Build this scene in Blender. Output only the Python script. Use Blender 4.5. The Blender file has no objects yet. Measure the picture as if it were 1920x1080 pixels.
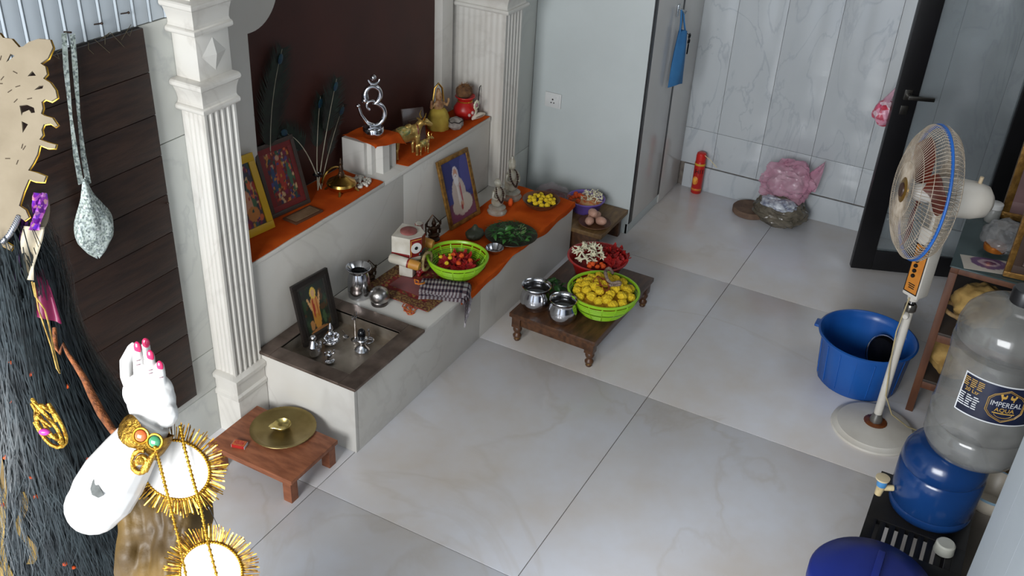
import bpy, bmesh, math, random
from mathutils import Vector, Matrix, noise
random.seed(11)
sc = bpy.context.scene
COL = sc.collection
PI = math.pi

# ------------------------------------------------------------------ camera
RW = ((0.48068, -0.87556, 0.04828), (-0.43672, -0.28678, -0.85266), (0.7604, 0.38877, -0.52023))
CAM = Vector((-2.2945, -1.7945, 2.5135))
FPX = 1852.875
cd = bpy.data.cameras.new('camera')
cd.sensor_width = 36.0
cd.lens = FPX / 1920 * 36.0
cd.clip_start = 0.05
cam = bpy.data.objects.new('camera', cd)
COL.objects.link(cam)
rr = Matrix((RW[0], [-a for a in RW[1]], [-a for a in RW[2]])).transposed().to_4x4()
cam.matrix_world = Matrix.Translation(CAM) @ rr
sc.camera = cam

# ------------------------------------------------------------------ light
w = bpy.data.worlds.new('daylight')
sc.world = w
w.use_nodes = True
bg = w.node_tree.nodes['Background']
bg.inputs[0].default_value = (0.74, 0.84, 1.0, 1)
bg.inputs[1].default_value = 1.4


def area(name, loc, aim, sx, sy, power, color):
    l = bpy.data.lights.new(name, 'AREA')
    l.shape = 'RECTANGLE'
    l.size, l.size_y = sx, sy
    l.energy = power
    l.color = color
    o = bpy.data.objects.new(name, l)
    COL.objects.link(o)
    o.location = loc
    o.rotation_euler = (Vector(aim) - Vector(loc)).to_track_quat('-Z', 'Y').to_euler()
    return o


area('window_light_entrance', (-4.5, -0.9, 2.3), (0.0, -0.6, 0.2), 2.3, 1.6, 245, (0.97, 0.99, 1.0))
area('window_light_high', (1.55, -2.22, 2.2), (1.9, 0.2, 0.4), 1.3, 0.55, 3, (0.93, 0.97, 1.0))
sc.view_settings.view_transform = 'Standard'
sc.view_settings.look = 'None'
sc.view_settings.gamma = 1.0
sc.view_settings.use_curve_mapping = False
sc.view_settings.exposure = 0.22


# ------------------------------------------------------------------ helpers
def lin(c):
    return tuple(((x / 255) / 12.92 if x / 255 <= 0.04045 else ((x / 255 + 0.055) / 1.055) ** 2.4) for x in c)


def ray(u, v):
    a, b = (u - 960) / FPX, (v - 540) / FPX
    return Vector([RW[0][i] * a + RW[1][i] * b + RW[2][i] for i in range(3)])


def at(u, v, x=None, y=None, z=None, d=None):
    """the survey point seen at (u, v) on a plane of the room, or at distance d"""
    q = ray(u, v)
    if d is not None:
        s = d
    elif z is not None:
        s = (z - CAM.z) / q.z
    elif x is not None:
        s = (x - CAM.x) / q.x
    else:
        s = (y - CAM.y) / q.y
    return CAM + q * s


def rot(rx=0, ry=0, rz=0):
    return Matrix.Rotation(rz, 4, 'Z') @ Matrix.Rotation(ry, 4, 'Y') @ Matrix.Rotation(rx, 4, 'X')


class B:
    """collects shapes and links them as ONE mesh object"""
    def __init__(s):
        s.bm = bmesh.new()
        s.flat = False

    def _xf(s, vs, m):
        if m is not None:
            bmesh.ops.transform(s.bm, matrix=m, verts=vs)

    def box(s, c, size, m=None, bev=0.0):
        r = bmesh.ops.create_cube(s.bm, size=1)
        vs = r['verts']
        for v in vs:
            v.co = Vector((v.co.x * size[0] + c[0], v.co.y * size[1] + c[1], v.co.z * size[2] + c[2]))
        if bev > 0:
            s.flat = True
            es = list({e for v in vs for e in v.link_edges})
            q = bmesh.ops.bevel(s.bm, geom=es, offset=bev, segments=2, affect='EDGES', profile=0.6)
            vs = list({v for f in q['faces'] for v in f.verts} | {v for v in vs if v.is_valid})
        s._xf(vs, m)
        return s

    def bb(s, x0, x1, y0, y1, z0, z1, bev=0.0, m=None):
        return s.box(((x0 + x1) / 2, (y0 + y1) / 2, (z0 + z1) / 2), (x1 - x0, y1 - y0, z1 - z0), m, bev)

    def lathe(s, prof, seg=32, m=None, rib=None, sx=1.0, sy=1.0):
        rings = []
        allv = []
        for i, (r, z) in enumerate(prof):
            if r < 1e-6:
                v = s.bm.verts.new((0, 0, z))
                rings.append([v])
                allv.append(v)
            else:
                ring = []
                for k in range(seg):
                    a = 2 * PI * k / seg
                    q = r * (rib(a, i) if rib else 1.0)
                    ring.append(s.bm.verts.new((q * math.cos(a) * sx, q * math.sin(a) * sy, z)))
                rings.append(ring)
                allv += ring
        for a, b in zip(rings, rings[1:]):
            if len(a) == 1 and len(b) == 1:
                continue
            for k in range(seg):
                k2 = (k + 1) % seg
                if len(a) == 1:
                    s.bm.faces.new((a[0], b[k2], b[k]))
                elif len(b) == 1:
                    s.bm.faces.new((a[k], a[k2], b[0]))
                else:
                    s.bm.faces.new((a[k], a[k2], b[k2], b[k]))
        s._xf(allv, m)
        return s

    def tube(s, pts, r, seg=8, closed=False, m=None, cap=True, flat=1.0):
        pts = [Vector(p) for p in pts]
        n = len(pts)
        rs = r if isinstance(r, (list, tuple)) else [r] * n
        rings = []
        allv = []
        up = None
        for i, p in enumerate(pts):
            if closed:
                d = pts[(i + 1) % n] - pts[i - 1]
            else:
                d = pts[min(i + 1, n - 1)] - pts[max(i - 1, 0)]
            if d.length < 1e-9:
                d = Vector((0, 0, 1))
            d.normalize()
            if up is None:
                up = Vector((0, 0, 1)) if abs(d.z) < 0.9 else Vector((1, 0, 0))
            up = (up - d * up.dot(d))
            if up.length < 1e-6:
                up = d.orthogonal()
            up.normalize()
            sd = d.cross(up)
            ring = []
            for k in range(seg):
                a = 2 * PI * k / seg
                ring.append(s.bm.verts.new(p + (sd * math.cos(a) + up * math.sin(a) * flat) * rs[i]))
            rings.append(ring)
            allv += ring
        prs = list(zip(rings, rings[1:])) + ([(rings[-1], rings[0])] if closed else [])
        for a, b in prs:
            for k in range(seg):
                k2 = (k + 1) % seg
                s.bm.faces.new((a[k], b[k], b[k2], a[k2]))
        if cap and not closed:
            s.bm.faces.new(rings[0])
            s.bm.faces.new(list(reversed(rings[-1])))
        s._xf(allv, m)
        return s

    def ball(s, c, r, sub=2, m=None, f=None):
        q = bmesh.ops.create_icosphere(s.bm, subdivisions=sub, radius=1.0)
        vs = q['verts']
        rr_ = r if isinstance(r, (tuple, list)) else (r, r, r)
        for v in vs:
            k = f(v.co.copy()) if f else 1.0
            v.co = Vector((v.co.x * rr_[0] * k, v.co.y * rr_[1] * k, v.co.z * rr_[2] * k))
        mm = Matrix.Translation(Vector(c))
        s._xf(vs, mm @ m if m is not None else mm)
        return s

    def prism(s, poly, h, m=None, holes=(), bev=0):
        """poly in xy, extruded 0..h in z"""
        loops = [poly] + list(holes)
        es = []
        vs0 = []
        for lp in loops:
            vv = [s.bm.verts.new((p[0], p[1], 0)) for p in lp]
            vs0 += vv
            es += [s.bm.edges.new((vv[i], vv[(i + 1) % len(vv)])) for i in range(len(vv))]
        if holes:
            fs = [g for g in bmesh.ops.triangle_fill(s.bm, use_beauty=True, use_dissolve=False, edges=es)['geom'] if isinstance(g, bmesh.types.BMFace)]
        else:
            fs = [s.bm.faces.new(vs0)]
        ex = bmesh.ops.extrude_face_region(s.bm, geom=fs)
        nv = [g for g in ex['geom'] if isinstance(g, bmesh.types.BMVert)]
        for v in nv:
            v.co.z += h
        s._xf(vs0 + nv, m)
        return s

    def grid(s, fn, nu, nv, th=0.0, m=None):
        vs = [[s.bm.verts.new(fn(i / nu, j / nv)) for j in range(nv + 1)] for i in range(nu + 1)]
        fs = []
        for i in range(nu):
            for j in range(nv):
                fs.append(s.bm.faces.new((vs[i][j], vs[i + 1][j], vs[i + 1][j + 1], vs[i][j + 1])))
        allv = [v for row in vs for v in row]
        if th:
            s.bm.normal_update()
            nr = bmesh.ops.solidify(s.bm, geom=fs, thickness=th)
            allv += [g for g in nr['geom'] if isinstance(g, bmesh.types.BMVert) and g not in allv]
        s._xf(allv, m)
        return s

    def quad(s, a, b, c, d):
        s.bm.faces.new([s.bm.verts.new(p) for p in (a, b, c, d)])
        return s

    def mesh(s, name, smooth=40):
        bmesh.ops.recalc_face_normals(s.bm, faces=s.bm.faces[:])
        if s.flat and smooth == 40:
            smooth = 20
        if smooth:
            lim = math.radians(smooth)
            for f in s.bm.faces:
                f.smooth = True
            for e in s.bm.edges:
                if len(e.link_faces) == 2 and e.calc_face_angle(0) > lim:
                    e.smooth = False
        me = bpy.data.meshes.new(name)
        s.bm.to_mesh(me)
        s.bm.free()
        return me

    def build(s, name, mat, parent=None, smooth=40, m=None):
        o = bpy.data.objects.new(name, s.mesh(name, smooth))
        o.data.materials.append(mat)
        return put(o, parent, m)

    def fuse(s, name, mat, parent=None, voxel=0.004, it=4, m=None, fac=0.5):
        """one continuous skin over the collected shapes"""
        bmesh.ops.recalc_face_normals(s.bm, faces=s.bm.faces[:])
        me = bpy.data.meshes.new('t')
        s.bm.to_mesh(me)
        s.bm.free()
        t = bpy.data.objects.new('t', me)
        COL.objects.link(t)
        r = t.modifiers.new('r', 'REMESH')
        r.mode = 'VOXEL'
        r.voxel_size = voxel
        if it:
            q = t.modifiers.new('s', 'SMOOTH')
            q.iterations = it
            q.factor = fac
        dg = bpy.context.evaluated_depsgraph_get()
        me2 = bpy.data.meshes.new_from_object(t.evaluated_get(dg))
        bpy.data.objects.remove(t)
        bpy.data.meshes.remove(me)
        me2.name = name
        me2.materials.clear()
        me2.materials.append(mat)
        me2.polygons.foreach_set('use_smooth', [True] * len(me2.polygons))
        return put(bpy.data.objects.new(name, me2), parent, m)


def put(o, parent=None, m=None):
    COL.objects.link(o)
    if parent is not None:
        o.parent = parent
    if m is not None:
        o.matrix_local = m
    return o


def tag(o, label=None, cat=None, group=None, kind=None):
    if label:
        o['label'] = label
    if cat:
        o['category'] = cat
    if group:
        o['group'] = group
    if kind:
        o['kind'] = kind
    return o


def thing(name, label, cat, loc=(0, 0, 0), rz=0.0, group=None, s=1.0):
    o = bpy.data.objects.new(name, None)
    o.empty_display_size = 0.05
    COL.objects.link(o)
    o.location = loc
    o.rotation_euler = (0, 0, rz)
    o.scale = (s, s, s)
    return tag(o, label, cat, group)


def dup(o, name=None, loc=None, parent=None, rotq=None, s=None, label=None):
    c = o.copy()
    COL.objects.link(c)
    if parent is not None:
        c.parent = parent
    if loc is not None:
        c.location = loc
    if rotq is not None:
        c.rotation_euler = rotq
    if s is not None:
        c.scale = (s, s, s) if not isinstance(s, tuple) else s
    if label:
        c['label'] = label
    return c


# ------------------------------------------------------------------ materials
MATS = {}


def M(name, c1, c2=None, scale=6.0, rough=0.5, metal=0.0, bump=0.0, bscale=60.0, spec=0.5, detail=4.0,
      trans=0.0, alpha=1.0, coat=0.0, stretch=(1, 1, 1), lo=0.35, hi=0.65, sheen=0.0, ior=1.45, rvar=0.0):
    if name in MATS:
        return MATS[name]
    m = bpy.data.materials.new(name)
    m.use_nodes = True
    nt = m.node_tree
    N, L = nt.nodes, nt.links
    p = N['Principled BSDF']
    p.inputs['Roughness'].default_value = rough
    p.inputs['Metallic'].default_value = metal
    p.inputs['Specular IOR Level'].default_value = spec
    p.inputs['Transmission Weight'].default_value = trans
    p.inputs['Alpha'].default_value = alpha
    p.inputs['Coat Weight'].default_value = coat
    p.inputs['Sheen Weight'].default_value = sheen
    p.inputs['IOR'].default_value = ior
    tc = N.new('ShaderNodeTexCoord')
    mp = N.new('ShaderNodeMapping')
    mp.inputs['Scale'].default_value = stretch
    L.new(tc.outputs['Object'], mp.inputs[0])
    a = lin(c1) + (1,)
    b = lin(c2 if c2 else tuple(max(0, x * 0.86) for x in c1)) + (1,)
    n = N.new('ShaderNodeTexNoise')
    n.inputs['Scale'].default_value = scale
    n.inputs['Detail'].default_value = detail
    L.new(mp.outputs[0], n.inputs['Vector'])
    cr = N.new('ShaderNodeValToRGB')
    cr.color_ramp.elements[0].position = lo
    cr.color_ramp.elements[1].position = hi
    cr.color_ramp.elements[0].color = a
    cr.color_ramp.elements[1].color = b
    L.new(n.outputs['Fac'], cr.inputs[0])
    L.new(cr.outputs[0], p.inputs['Base Color'])
    if rvar:
        mr = N.new('ShaderNodeMapRange')
        mr.inputs['To Min'].default_value = rough - rvar
        mr.inputs['To Max'].default_value = rough + rvar
        L.new(n.outputs['Fac'], mr.inputs['Value'])
        L.new(mr.outputs[0], p.inputs['Roughness'])
    if bump:
        n2 = N.new('ShaderNodeTexNoise')
        n2.inputs['Scale'].default_value = bscale
        n2.inputs['Detail'].default_value = 3
        L.new(mp.outputs[0], n2.inputs['Vector'])
        bp = N.new('ShaderNodeBump')
        bp.inputs['Strength'].default_value = bump
        bp.inputs['Distance'].default_value = 0.004
        L.new(n2.outputs['Fac'], bp.inputs['Height'])
        L.new(bp.outputs[0], p.inputs['Normal'])
    MATS[name] = m
    return m


def ramp(N, L, src, stops):
    cr = N.new('ShaderNodeValToRGB')
    e = cr.color_ramp.elements
    e[0].position, e[0].color = stops[0][0], lin(stops[0][1]) + (1,)
    e[1].position, e[1].color = stops[1][0], lin(stops[1][1]) + (1,)
    for ps, c in stops[2:]:
        q = e.new(ps)
        q.color = lin(c) + (1,)
    L.new(src, cr.inputs[0])
    return cr.outputs[0]


def marble(name, base, stain, vein, rough=0.22, vs=1.6, vw=0.03, coat=0.0, world=True, spec=0.5, stain_scale=1.3, stretch=None):
    """pale stone: broad warm stains and thin grey veins"""
    m = bpy.data.materials.new(name)
    m.use_nodes = True
    N, L = m.node_tree.nodes, m.node_tree.links
    p = N['Principled BSDF']
    p.inputs['Roughness'].default_value = rough
    p.inputs['Coat Weight'].default_value = coat
    p.inputs['Specular IOR Level'].default_value = spec
    if world:
        geo = N.new('ShaderNodeNewGeometry').outputs['Position']
    else:
        geo = N.new('ShaderNodeTexCoord').outputs['Object']
    if stretch:
        mp = N.new('ShaderNodeMapping')
        mp.inputs['Scale'].default_value = stretch
        mp.inputs['Rotation'].default_value = (0.45, 0, 0)
        L.new(geo, mp.inputs[0])
        geo = mp.outputs[0]
    n1 = N.new('ShaderNodeTexNoise')
    n1.inputs['Scale'].default_value = stain_scale
    n1.inputs['Detail'].default_value = 5
    n1.inputs['Roughness'].default_value = 0.6
    L.new(geo, n1.inputs['Vector'])
    c1 = ramp(N, L, n1.outputs['Fac'], [(0.38, base), (0.72, stain)])
    n2 = N.new('ShaderNodeTexNoise')
    n2.inputs['Scale'].default_value = vs
    n2.inputs['Detail'].default_value = 6
    n2.inputs['Distortion'].default_value = 1.2
    L.new(geo, n2.inputs['Vector'])
    ms = N.new('ShaderNodeMath')
    ms.operation = 'SUBTRACT'
    ms.inputs[1].default_value = 0.5
    L.new(n2.outputs['Fac'], ms.inputs[0])
    ab = N.new('ShaderNodeMath')
    ab.operation = 'ABSOLUTE'
    L.new(ms.outputs[0], ab.inputs[0])
    mr = N.new('ShaderNodeMapRange')
    mr.inputs['From Min'].default_value = 0.0
    mr.inputs['From Max'].default_value = vw
    mr.inputs['To Min'].default_value = 0.55
    mr.inputs['To Max'].default_value = 0.0
    L.new(ab.outputs[0], mr.inputs['Value'])
    n3 = N.new('ShaderNodeTexNoise')
    n3.inputs['Scale'].default_value = 2.3
    L.new(geo, n3.inputs['Vector'])
    mu = N.new('ShaderNodeMath')
    mu.operation = 'MULTIPLY'
    L.new(mr.outputs[0], mu.inputs[0])
    L.new(n3.outputs['Fac'], mu.inputs[1])
    mx = N.new('ShaderNodeMix')
    mx.data_type = 'RGBA'
    L.new(mu.outputs[0], mx.inputs['Factor'])
    L.new(c1, mx.inputs['A'])
    mx.inputs['B'].default_value = lin(vein) + (1,)
    L.new(mx.outputs['Result'], p.inputs['Base Color'])
    MATS[name] = m
    return m


def pattern(name, kind, cols, scale=40.0, rough=0.8, stretch=(1, 1, 1), bump=0.0, metal=0.0):
    """printed or woven pattern: cells (voronoi) or stripes"""
    m = bpy.data.materials.new(name)
    m.use_nodes = True
    N, L = m.node_tree.nodes, m.node_tree.links
    p = N['Principled BSDF']
    p.inputs['Roughness'].default_value = rough
    p.inputs['Metallic'].default_value = metal
    tc = N.new('ShaderNodeTexCoord')
    mp = N.new('ShaderNodeMapping')
    mp.inputs['Scale'].default_value = stretch
    L.new(tc.outputs['Object'], mp.inputs[0])
    if kind == 'cells':
        t = N.new('ShaderNodeTexVoronoi')
        t.inputs['Scale'].default_value = scale
        L.new(mp.outputs[0], t.inputs['Vector'])
        s2 = N.new('ShaderNodeSeparateColor')
        L.new(t.outputs['Color'], s2.inputs[0])
        src = s2.outputs[0]
    else:
        t = N.new('ShaderNodeTexWave')
        t.inputs['Scale'].default_value = scale
        t.inputs['Distortion'].default_value = 0.3 if kind == 'stripes' else 6.0
        t.inputs['Detail'].default_value = 2
        L.new(mp.outputs[0], t.inputs['Vector'])
        src = t.outputs['Fac']
    n = len(cols)
    o = ramp(N, L, src, [(i / n, c) for i, c in enumerate(cols)])
    o.node.color_ramp.interpolation = 'CONSTANT' if kind == 'cells' else 'LINEAR'
    L.new(o, p.inputs['Base Color'])
    if bump:
        bp = N.new('ShaderNodeBump')
        bp.inputs['Strength'].default_value = bump
        bp.inputs['Distance'].default_value = 0.003
        L.new(src, bp.inputs['Height'])
        L.new(bp.outputs[0], p.inputs['Normal'])
    MATS[name] = m
    return m


def printed(name, rough=0.35, coat=0.3, metal=0.0):
    """flat print carried by a colour attribute"""
    if name in MATS:
        return MATS[name]
    m = bpy.data.materials.new(name)
    m.use_nodes = True
    N, L = m.node_tree.nodes, m.node_tree.links
    p = N['Principled BSDF']
    p.inputs['Roughness'].default_value = rough
    p.inputs['Coat Weight'].default_value = coat
    p.inputs['Metallic'].default_value = metal
    a = N.new('ShaderNodeVertexColor')
    a.layer_name = 'print'
    L.new(a.outputs['Color'], p.inputs['Base Color'])
    MATS[name] = m
    return m


def paint(o, fn):
    """fn(co) -> sRGB 0..255 per vertex"""
    at_ = o.data.color_attributes.new('print', 'FLOAT_COLOR', 'POINT')
    for i, v in enumerate(o.data.vertices):
        at_.data[i].color = lin(fn(v.co)) + (1,)
    return o


def shapes(bgcol, items):
    """items: ellipses (cx, cy, rx, ry, colour[, angle]) painted in order, in 0..1 picture coordinates"""
    def f(u, v):
        c = bgcol(u, v) if callable(bgcol) else bgcol
        for it in items:
            cx, cy, rx, ry, k = it[:5]
            a = it[5] if len(it) > 5 else 0
            dx, dy = u - cx, v - cy
            if a:
                dx, dy = dx * math.cos(a) + dy * math.sin(a), -dx * math.sin(a) + dy * math.cos(a)
            if (dx / rx) ** 2 + (dy / ry) ** 2 < 1:
                c = k
        return c
    return f


def text(body, size, mat, parent=None, depth=0.0006, m=None, bend=None, name='lettering', align='CENTER', sx=1.0):
    cu = bpy.data.curves.new('t', 'FONT')
    cu.body = body
    cu.size = size
    cu.align_x = align
    cu.align_y = 'CENTER'
    cu.extrude = depth
    cu.resolution_u = 3
    t = bpy.data.objects.new('t', cu)
    COL.objects.link(t)
    dg = bpy.context.evaluated_depsgraph_get()
    me = bpy.data.meshes.new_from_object(t.evaluated_get(dg))
    bpy.data.objects.remove(t)
    me.name = name
    for v in me.vertices:
        v.co.x *= sx
        if bend:
            v.co = bend(v.co)
    me.materials.clear()
    me.materials.append(mat)
    return put(bpy.data.objects.new(name, me), parent, m)

# ------------------------------------------------------------------ the setting
floor_m = marble('floor_marble', (211, 212, 218), (199, 188, 176), (186, 176, 164), rough=0.22, vs=0.9, vw=0.02)
wall_m = marble('white_marble', (198, 200, 194), (182, 182, 175), (158, 160, 160), rough=0.38, vs=1.8, vw=0.02)
tile_m = marble('veined_marble', (186, 190, 192), (174, 179, 183), (124, 131, 144), rough=0.14, vs=3.4, vw=0.022, stretch=(1, 1.3, 0.5))
altar_m = marble('altar_marble', (206, 203, 196), (190, 184, 174), (172, 166, 158), rough=0.32, vs=1.2, vw=0.015)
paint_m = M('white_paint', (190, 196, 195), (184, 190, 189), scale=3, rough=0.55, bump=0.08, bscale=160)
ceil_m = M('ceiling_paint', (150, 146, 138), scale=2, rough=0.8)
grout_m = M('grout', (124, 116, 108), (98, 90, 84), scale=30, rough=0.9)
pvc_m = M('ribbed_white_panel', (186, 194, 199), (178, 186, 192), scale=2, rough=0.45)
brown_m = M('maroon_brown_laminate', (66, 31, 24), (57, 27, 21), scale=4, rough=0.55)
wood_dark = M('dark_plank_wood', (52, 34, 26), (34, 22, 18), scale=7, rough=0.45, stretch=(1.2, 8, 9), bump=0.15, bscale=40, detail=8)
black_m = M('black_frame', (16, 15, 18), (12, 11, 13), scale=9, rough=0.35)
gap_m = M('dark_gap', (18, 16, 16), rough=0.9)


def struct(name, b, m, smooth=40, parent=None):
    o = b.build(name, m, parent, smooth)
    if parent is None:
        o['kind'] = 'structure'
    return o


def slab(parent, name, m, x0, x1, y0, y1, z0, z1, bev=0.0015):
    return B().bb(x0, x1, y0, y1, z0, z1, bev).build(name, m, parent)


# floor: stone slabs with open joints over a grout bed
fl = struct('floor', B().bb(-3.2, 3.02, -2.5, 0.75, -0.06, -0.004), grout_m)
xs = [-3.2, -2.53, -1.38, -0.229, 0.924, 2.02, 3.0]
ys = [-2.46, -0.814, 0.009, 0.72]
for i in range(len(xs) - 1):
    for j in range(len(ys) - 1):
        g = 0.0016
        slab(fl, 'tile', floor_m, xs[i] + g, xs[i + 1] - g, ys[j] + g, ys[j + 1] - g, -0.02, 0.0, 0.0008)
struct('ceiling', B().bb(-3.2, 3.1, -2.5, 0.75, 2.75, 2.8), ceil_m)

# far wall: veined slabs on a bed, skirting below
wf = struct('wall_far', B().bb(3.0, 3.08, -2.5, 0.75, 0, 2.75), grout_m)
yb = [0.74, -0.165, -0.364, -0.629, -0.909, -1.19, -1.47, -1.75, -2.03, -2.45]
for a, b_ in zip(yb, yb[1:]):
    slab(wf, 'panel', tile_m, 2.99, 3.002, b_ + 0.0008, a - 0.0008, 0.15, 0.3665, 0.001)
    slab(wf, 'panel', tile_m, 2.99, 3.002, b_ + 0.0008, a - 0.0008, 0.3685, 1.42, 0.001)
    slab(wf, 'panel', tile_m, 2.99, 3.002, b_ + 0.0008, a - 0.0008, 1.422, 2.74, 0.001)
sk = struct('baseboard_far', B().bb(2.978, 2.99, -2.45, -0.2, 0.0, 0.146, 0.002), tile_m)

# left wall: marble slabs, ribbed white panel above
wl = struct('wall_left', B().bb(-3.2, 0.0, 0.545, 0.72, 0, 2.75), grout_m)
for z0, z1 in ((0.0, 0.198), (0.2, 0.37), (0.372, 1.215), (1.217, 1.6)):
    slab(wl, 'marble_slab', wall_m, -0.42, -0.002, 0.53, 0.546, z0, z1 - 0.001)
slab(wl, 'marble_slab', wall_m, -3.2, -0.422, 0.53, 0.546, 0.0, 0.198)
slab(wl, 'marble_slab', wall_m, -3.2, -0.422, 0.53, 0.546, 0.2, 1.6)
for i in range(24):
    x1 = -0.15 - i * 0.06
    b = B().bb(x1 - 0.0585, x1 - 0.012, 0.532, 0.546, 1.602, 2.74, 0.002)
    b.tube([(x1 - 0.006, 0.534, 1.602), (x1 - 0.006, 0.534, 2.74)], 0.0055, 6)
    b.build('ribbed_strip', pvc_m, wl)
slab(wl, 'ribbed_strip', pvc_m, -3.2, -1.592, 0.532, 0.546, 1.602, 2.74)
slab(wl, 'marble_slab', wall_m, -0.149, 0.0, 0.53, 0.546, 1.602, 2.74)

# niche of the altar: maroon back, white jamb strips and scalloped bracket
struct('wall_niche', B().bb(0.0, 1.925, 0.70, 0.75, 0.0, 2.75), brown_m)
tr = B()
poly = [(0.0, 0.6), (0.335, 0.6), (0.345, 1.40)]
for k in range(13):
    a = -PI / 2 + (PI / 2) * k / 12
    poly.append((0.365 + 0.16 * math.cos(a) * 1.0, 1.56 + 0.16 * math.sin(a)))
poly += [(0.56, 1.62), (0.56, 2.74), (0.0, 2.74)]
tr.prism(poly, 0.022, m=Matrix.Translation((0, 0.70, 0)) @ Matrix.Rotation(PI / 2, 4, 'X'))
struct('trim_1', tr, altar_m, 25)
struct('trim_2', B().bb(1.625, 1.72, 0.655, 0.70, 0.68, 2.74, 0.003), altar_m)
wr = struct('wall_altar_side', B().bb(1.915, 3.0, 0.47, 0.75, 0, 2.75), grout_m)
for z0, z1 in ((0.0, 0.36), (0.362, 2.74)):
    slab(wr, 'marble_slab', wall_m, 1.9256, 2.2145, 0.458, 0.472, z0, z1 - 0.001)

# right side: ribbed wall near the camera, recess behind it with a high window
wr2 = struct('wall_right', B().bb(-3.2, -0.3, -2.5, -2.034, 0, 2.75), paint_m)
for i in range(12):
    x1 = -0.3 - i * 0.24
    slab(wr2, 'ribbed_strip', pvc_m, x1 - 0.2397, x1 - 0.0003, -2.036, -2.022, 0, 2.74, 0)
rc = B()
rc.bb(-0.3, 3.0, -2.5, -2.36, 0, 1.95)
rc.bb(-0.3, 0.85, -2.5, -2.36, 1.95, 2.75)
rc.bb(2.45, 3.0, -2.5, -2.36, 1.95, 2.75)
rc.bb(0.85, 2.45, -2.5, -2.36, 2.6, 2.75)
struct('wall_recess', rc, paint_m)
wn = struct('window_1', B().bb(0.85, 2.45, -2.44, -2.40, 1.95, 1.99).bb(0.85, 2.45, -2.44, -2.40, 2.56, 2.6), black_m)
for k in range(9):
    B().tube([(0.87 + k * 0.195, -2.42, 1.99), (0.87 + k * 0.195, -2.42, 2.56)], 0.007, 6).build('bar', black_m, wn)


# ------------------------------------------------------------------ fluted columns
def rect_mold(b, x0, x1, y0, y1, prof, sides=(1, 1, 1)):
    """loops of a rectangle grown by offset: prof = [(offset, z)]; back (y1) stays"""
    loops = []
    for o, z in prof:
        loops.append([b.bm.verts.new(p) for p in ((x0 - o * sides[0], y1, z), (x0 - o * sides[0], y0 - o, z), (x1 + o * sides[2], y0 - o, z), (x1 + o * sides[2], y1, z))])
    for A, C in zip(loops, loops[1:]):
        for k in range(4):
            b.bm.faces.new((A[k], A[(k + 1) % 4], C[(k + 1) % 4], C[k]))
    b.bm.faces.new(loops[0])
    b.bm.faces.new(list(reversed(loops[-1])))
    return b


def flutes(x0, x1, y0, y1, nf, ns, dep):
    """outline of a shaft: nf grooves on the front, ns on the left face"""
    pts = []
    pts.append((x0, y1))
    n = ns
    step = (y1 - y0 - 0.02) / max(n, 1)
    for k in range(n):
        a = y1 - 0.01 - k * step
        for t in range(1, 6):
            pts.append((x0 + dep * 0.55 * math.sin(PI * t / 6), a - step * (0.12 + 0.76 * (t - 1) / 4)))
    pts.append((x0, y0))
    step = (x1 - x0 - 0.012) / nf
    for k in range(nf):
        a = x0 + 0.006 + k * step
        for t in range(0, 7):
            pts.append((a + step * (0.14 + 0.72 * t / 6), y0 + dep * math.sin(PI * t / 6)))
    pts.append((x1, y0))
    pts.append((x1, y1))
    return pts


def mold(z, h, o=0.03):
    """torus, cove, torus"""
    p = []
    for k in range(7):
        a = -PI / 2 + PI * k / 6
        p.append((o * 0.45 + 0.011 * math.cos(a), z + 0.011 + 0.011 * math.sin(a)))
    for k in range(1, 8):
        t = k / 8
        p.append((o * 0.3 + o * 0.55 * t ** 2.2, z + 0.022 + (h - 0.046) * t))
    for k in range(7):
        a = -PI / 2 + PI * k / 6
        p.append((o * 0.8 + 0.012 * math.cos(a), z + h - 0.012 + 0.012 * math.sin(a)))
    return p


col1 = thing('fluted_column', 'white marble fluted column beside the dark plank panel, left end of the altar', 'column', (0, 0, 0))
X0, X1, Y0, Y1 = -0.145, -0.002, 0.432, 0.529
rect_mold(B(), X0 - 0.012, X1 - 0.001, Y0 - 0.014, Y1, [(0, 0), (0, 0.165), (-0.004, 0.17)], (1, 1, 0)).build('plinth', altar_m, col1)
rect_mold(B(), X0, X1, Y0, Y1, [(0.012, 0.17), (0.018, 0.175), (0.018, 0.19), (0.01, 0.198), (0.01, 0.245), (0.02, 0.252), (0.02, 0.268), (0.006, 0.275)], (1, 1, 0)).build('base_moulding', altar_m, col1)
B().prism(flutes(X0, X1, Y0, Y1, 5, 4, 0.012), 1.035, Matrix.Translation((0, 0, 0.275))).build('shaft', altar_m, col1, 25)
rect_mold(B(), X0, X1, Y0, Y1, mold(1.31, 0.105), (1, 1, 0)).build('moulding', altar_m, col1, 30)
blk = B().bb(X0, X1, Y0, Y1, 1.415, 1.56, 0.001)
for cx in ((X0 + X1) / 2,):
    r = bmesh.ops.create_cone(blk.bm, cap_ends=True, segments=4, radius1=0.062, radius2=0.0, depth=0.014)
    bmesh.ops.transform(blk.bm, matrix=Matrix.Translation((cx, Y0 - 0.005, 1.487)) @ Matrix.Rotation(PI / 2, 4, 'X'), verts=r['verts'])
blk.build('die_block', altar_m, col1, 20)
rect_mold(B(), X0, X1, Y0, Y1, mold(1.56, 0.105), (1, 1, 0)).build('moulding', altar_m, col1, 30)
B().bb(X0 - 0.002, X1, Y0, Y1, 1.665, 2.74).build('upper_block', altar_m, col1)

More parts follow.
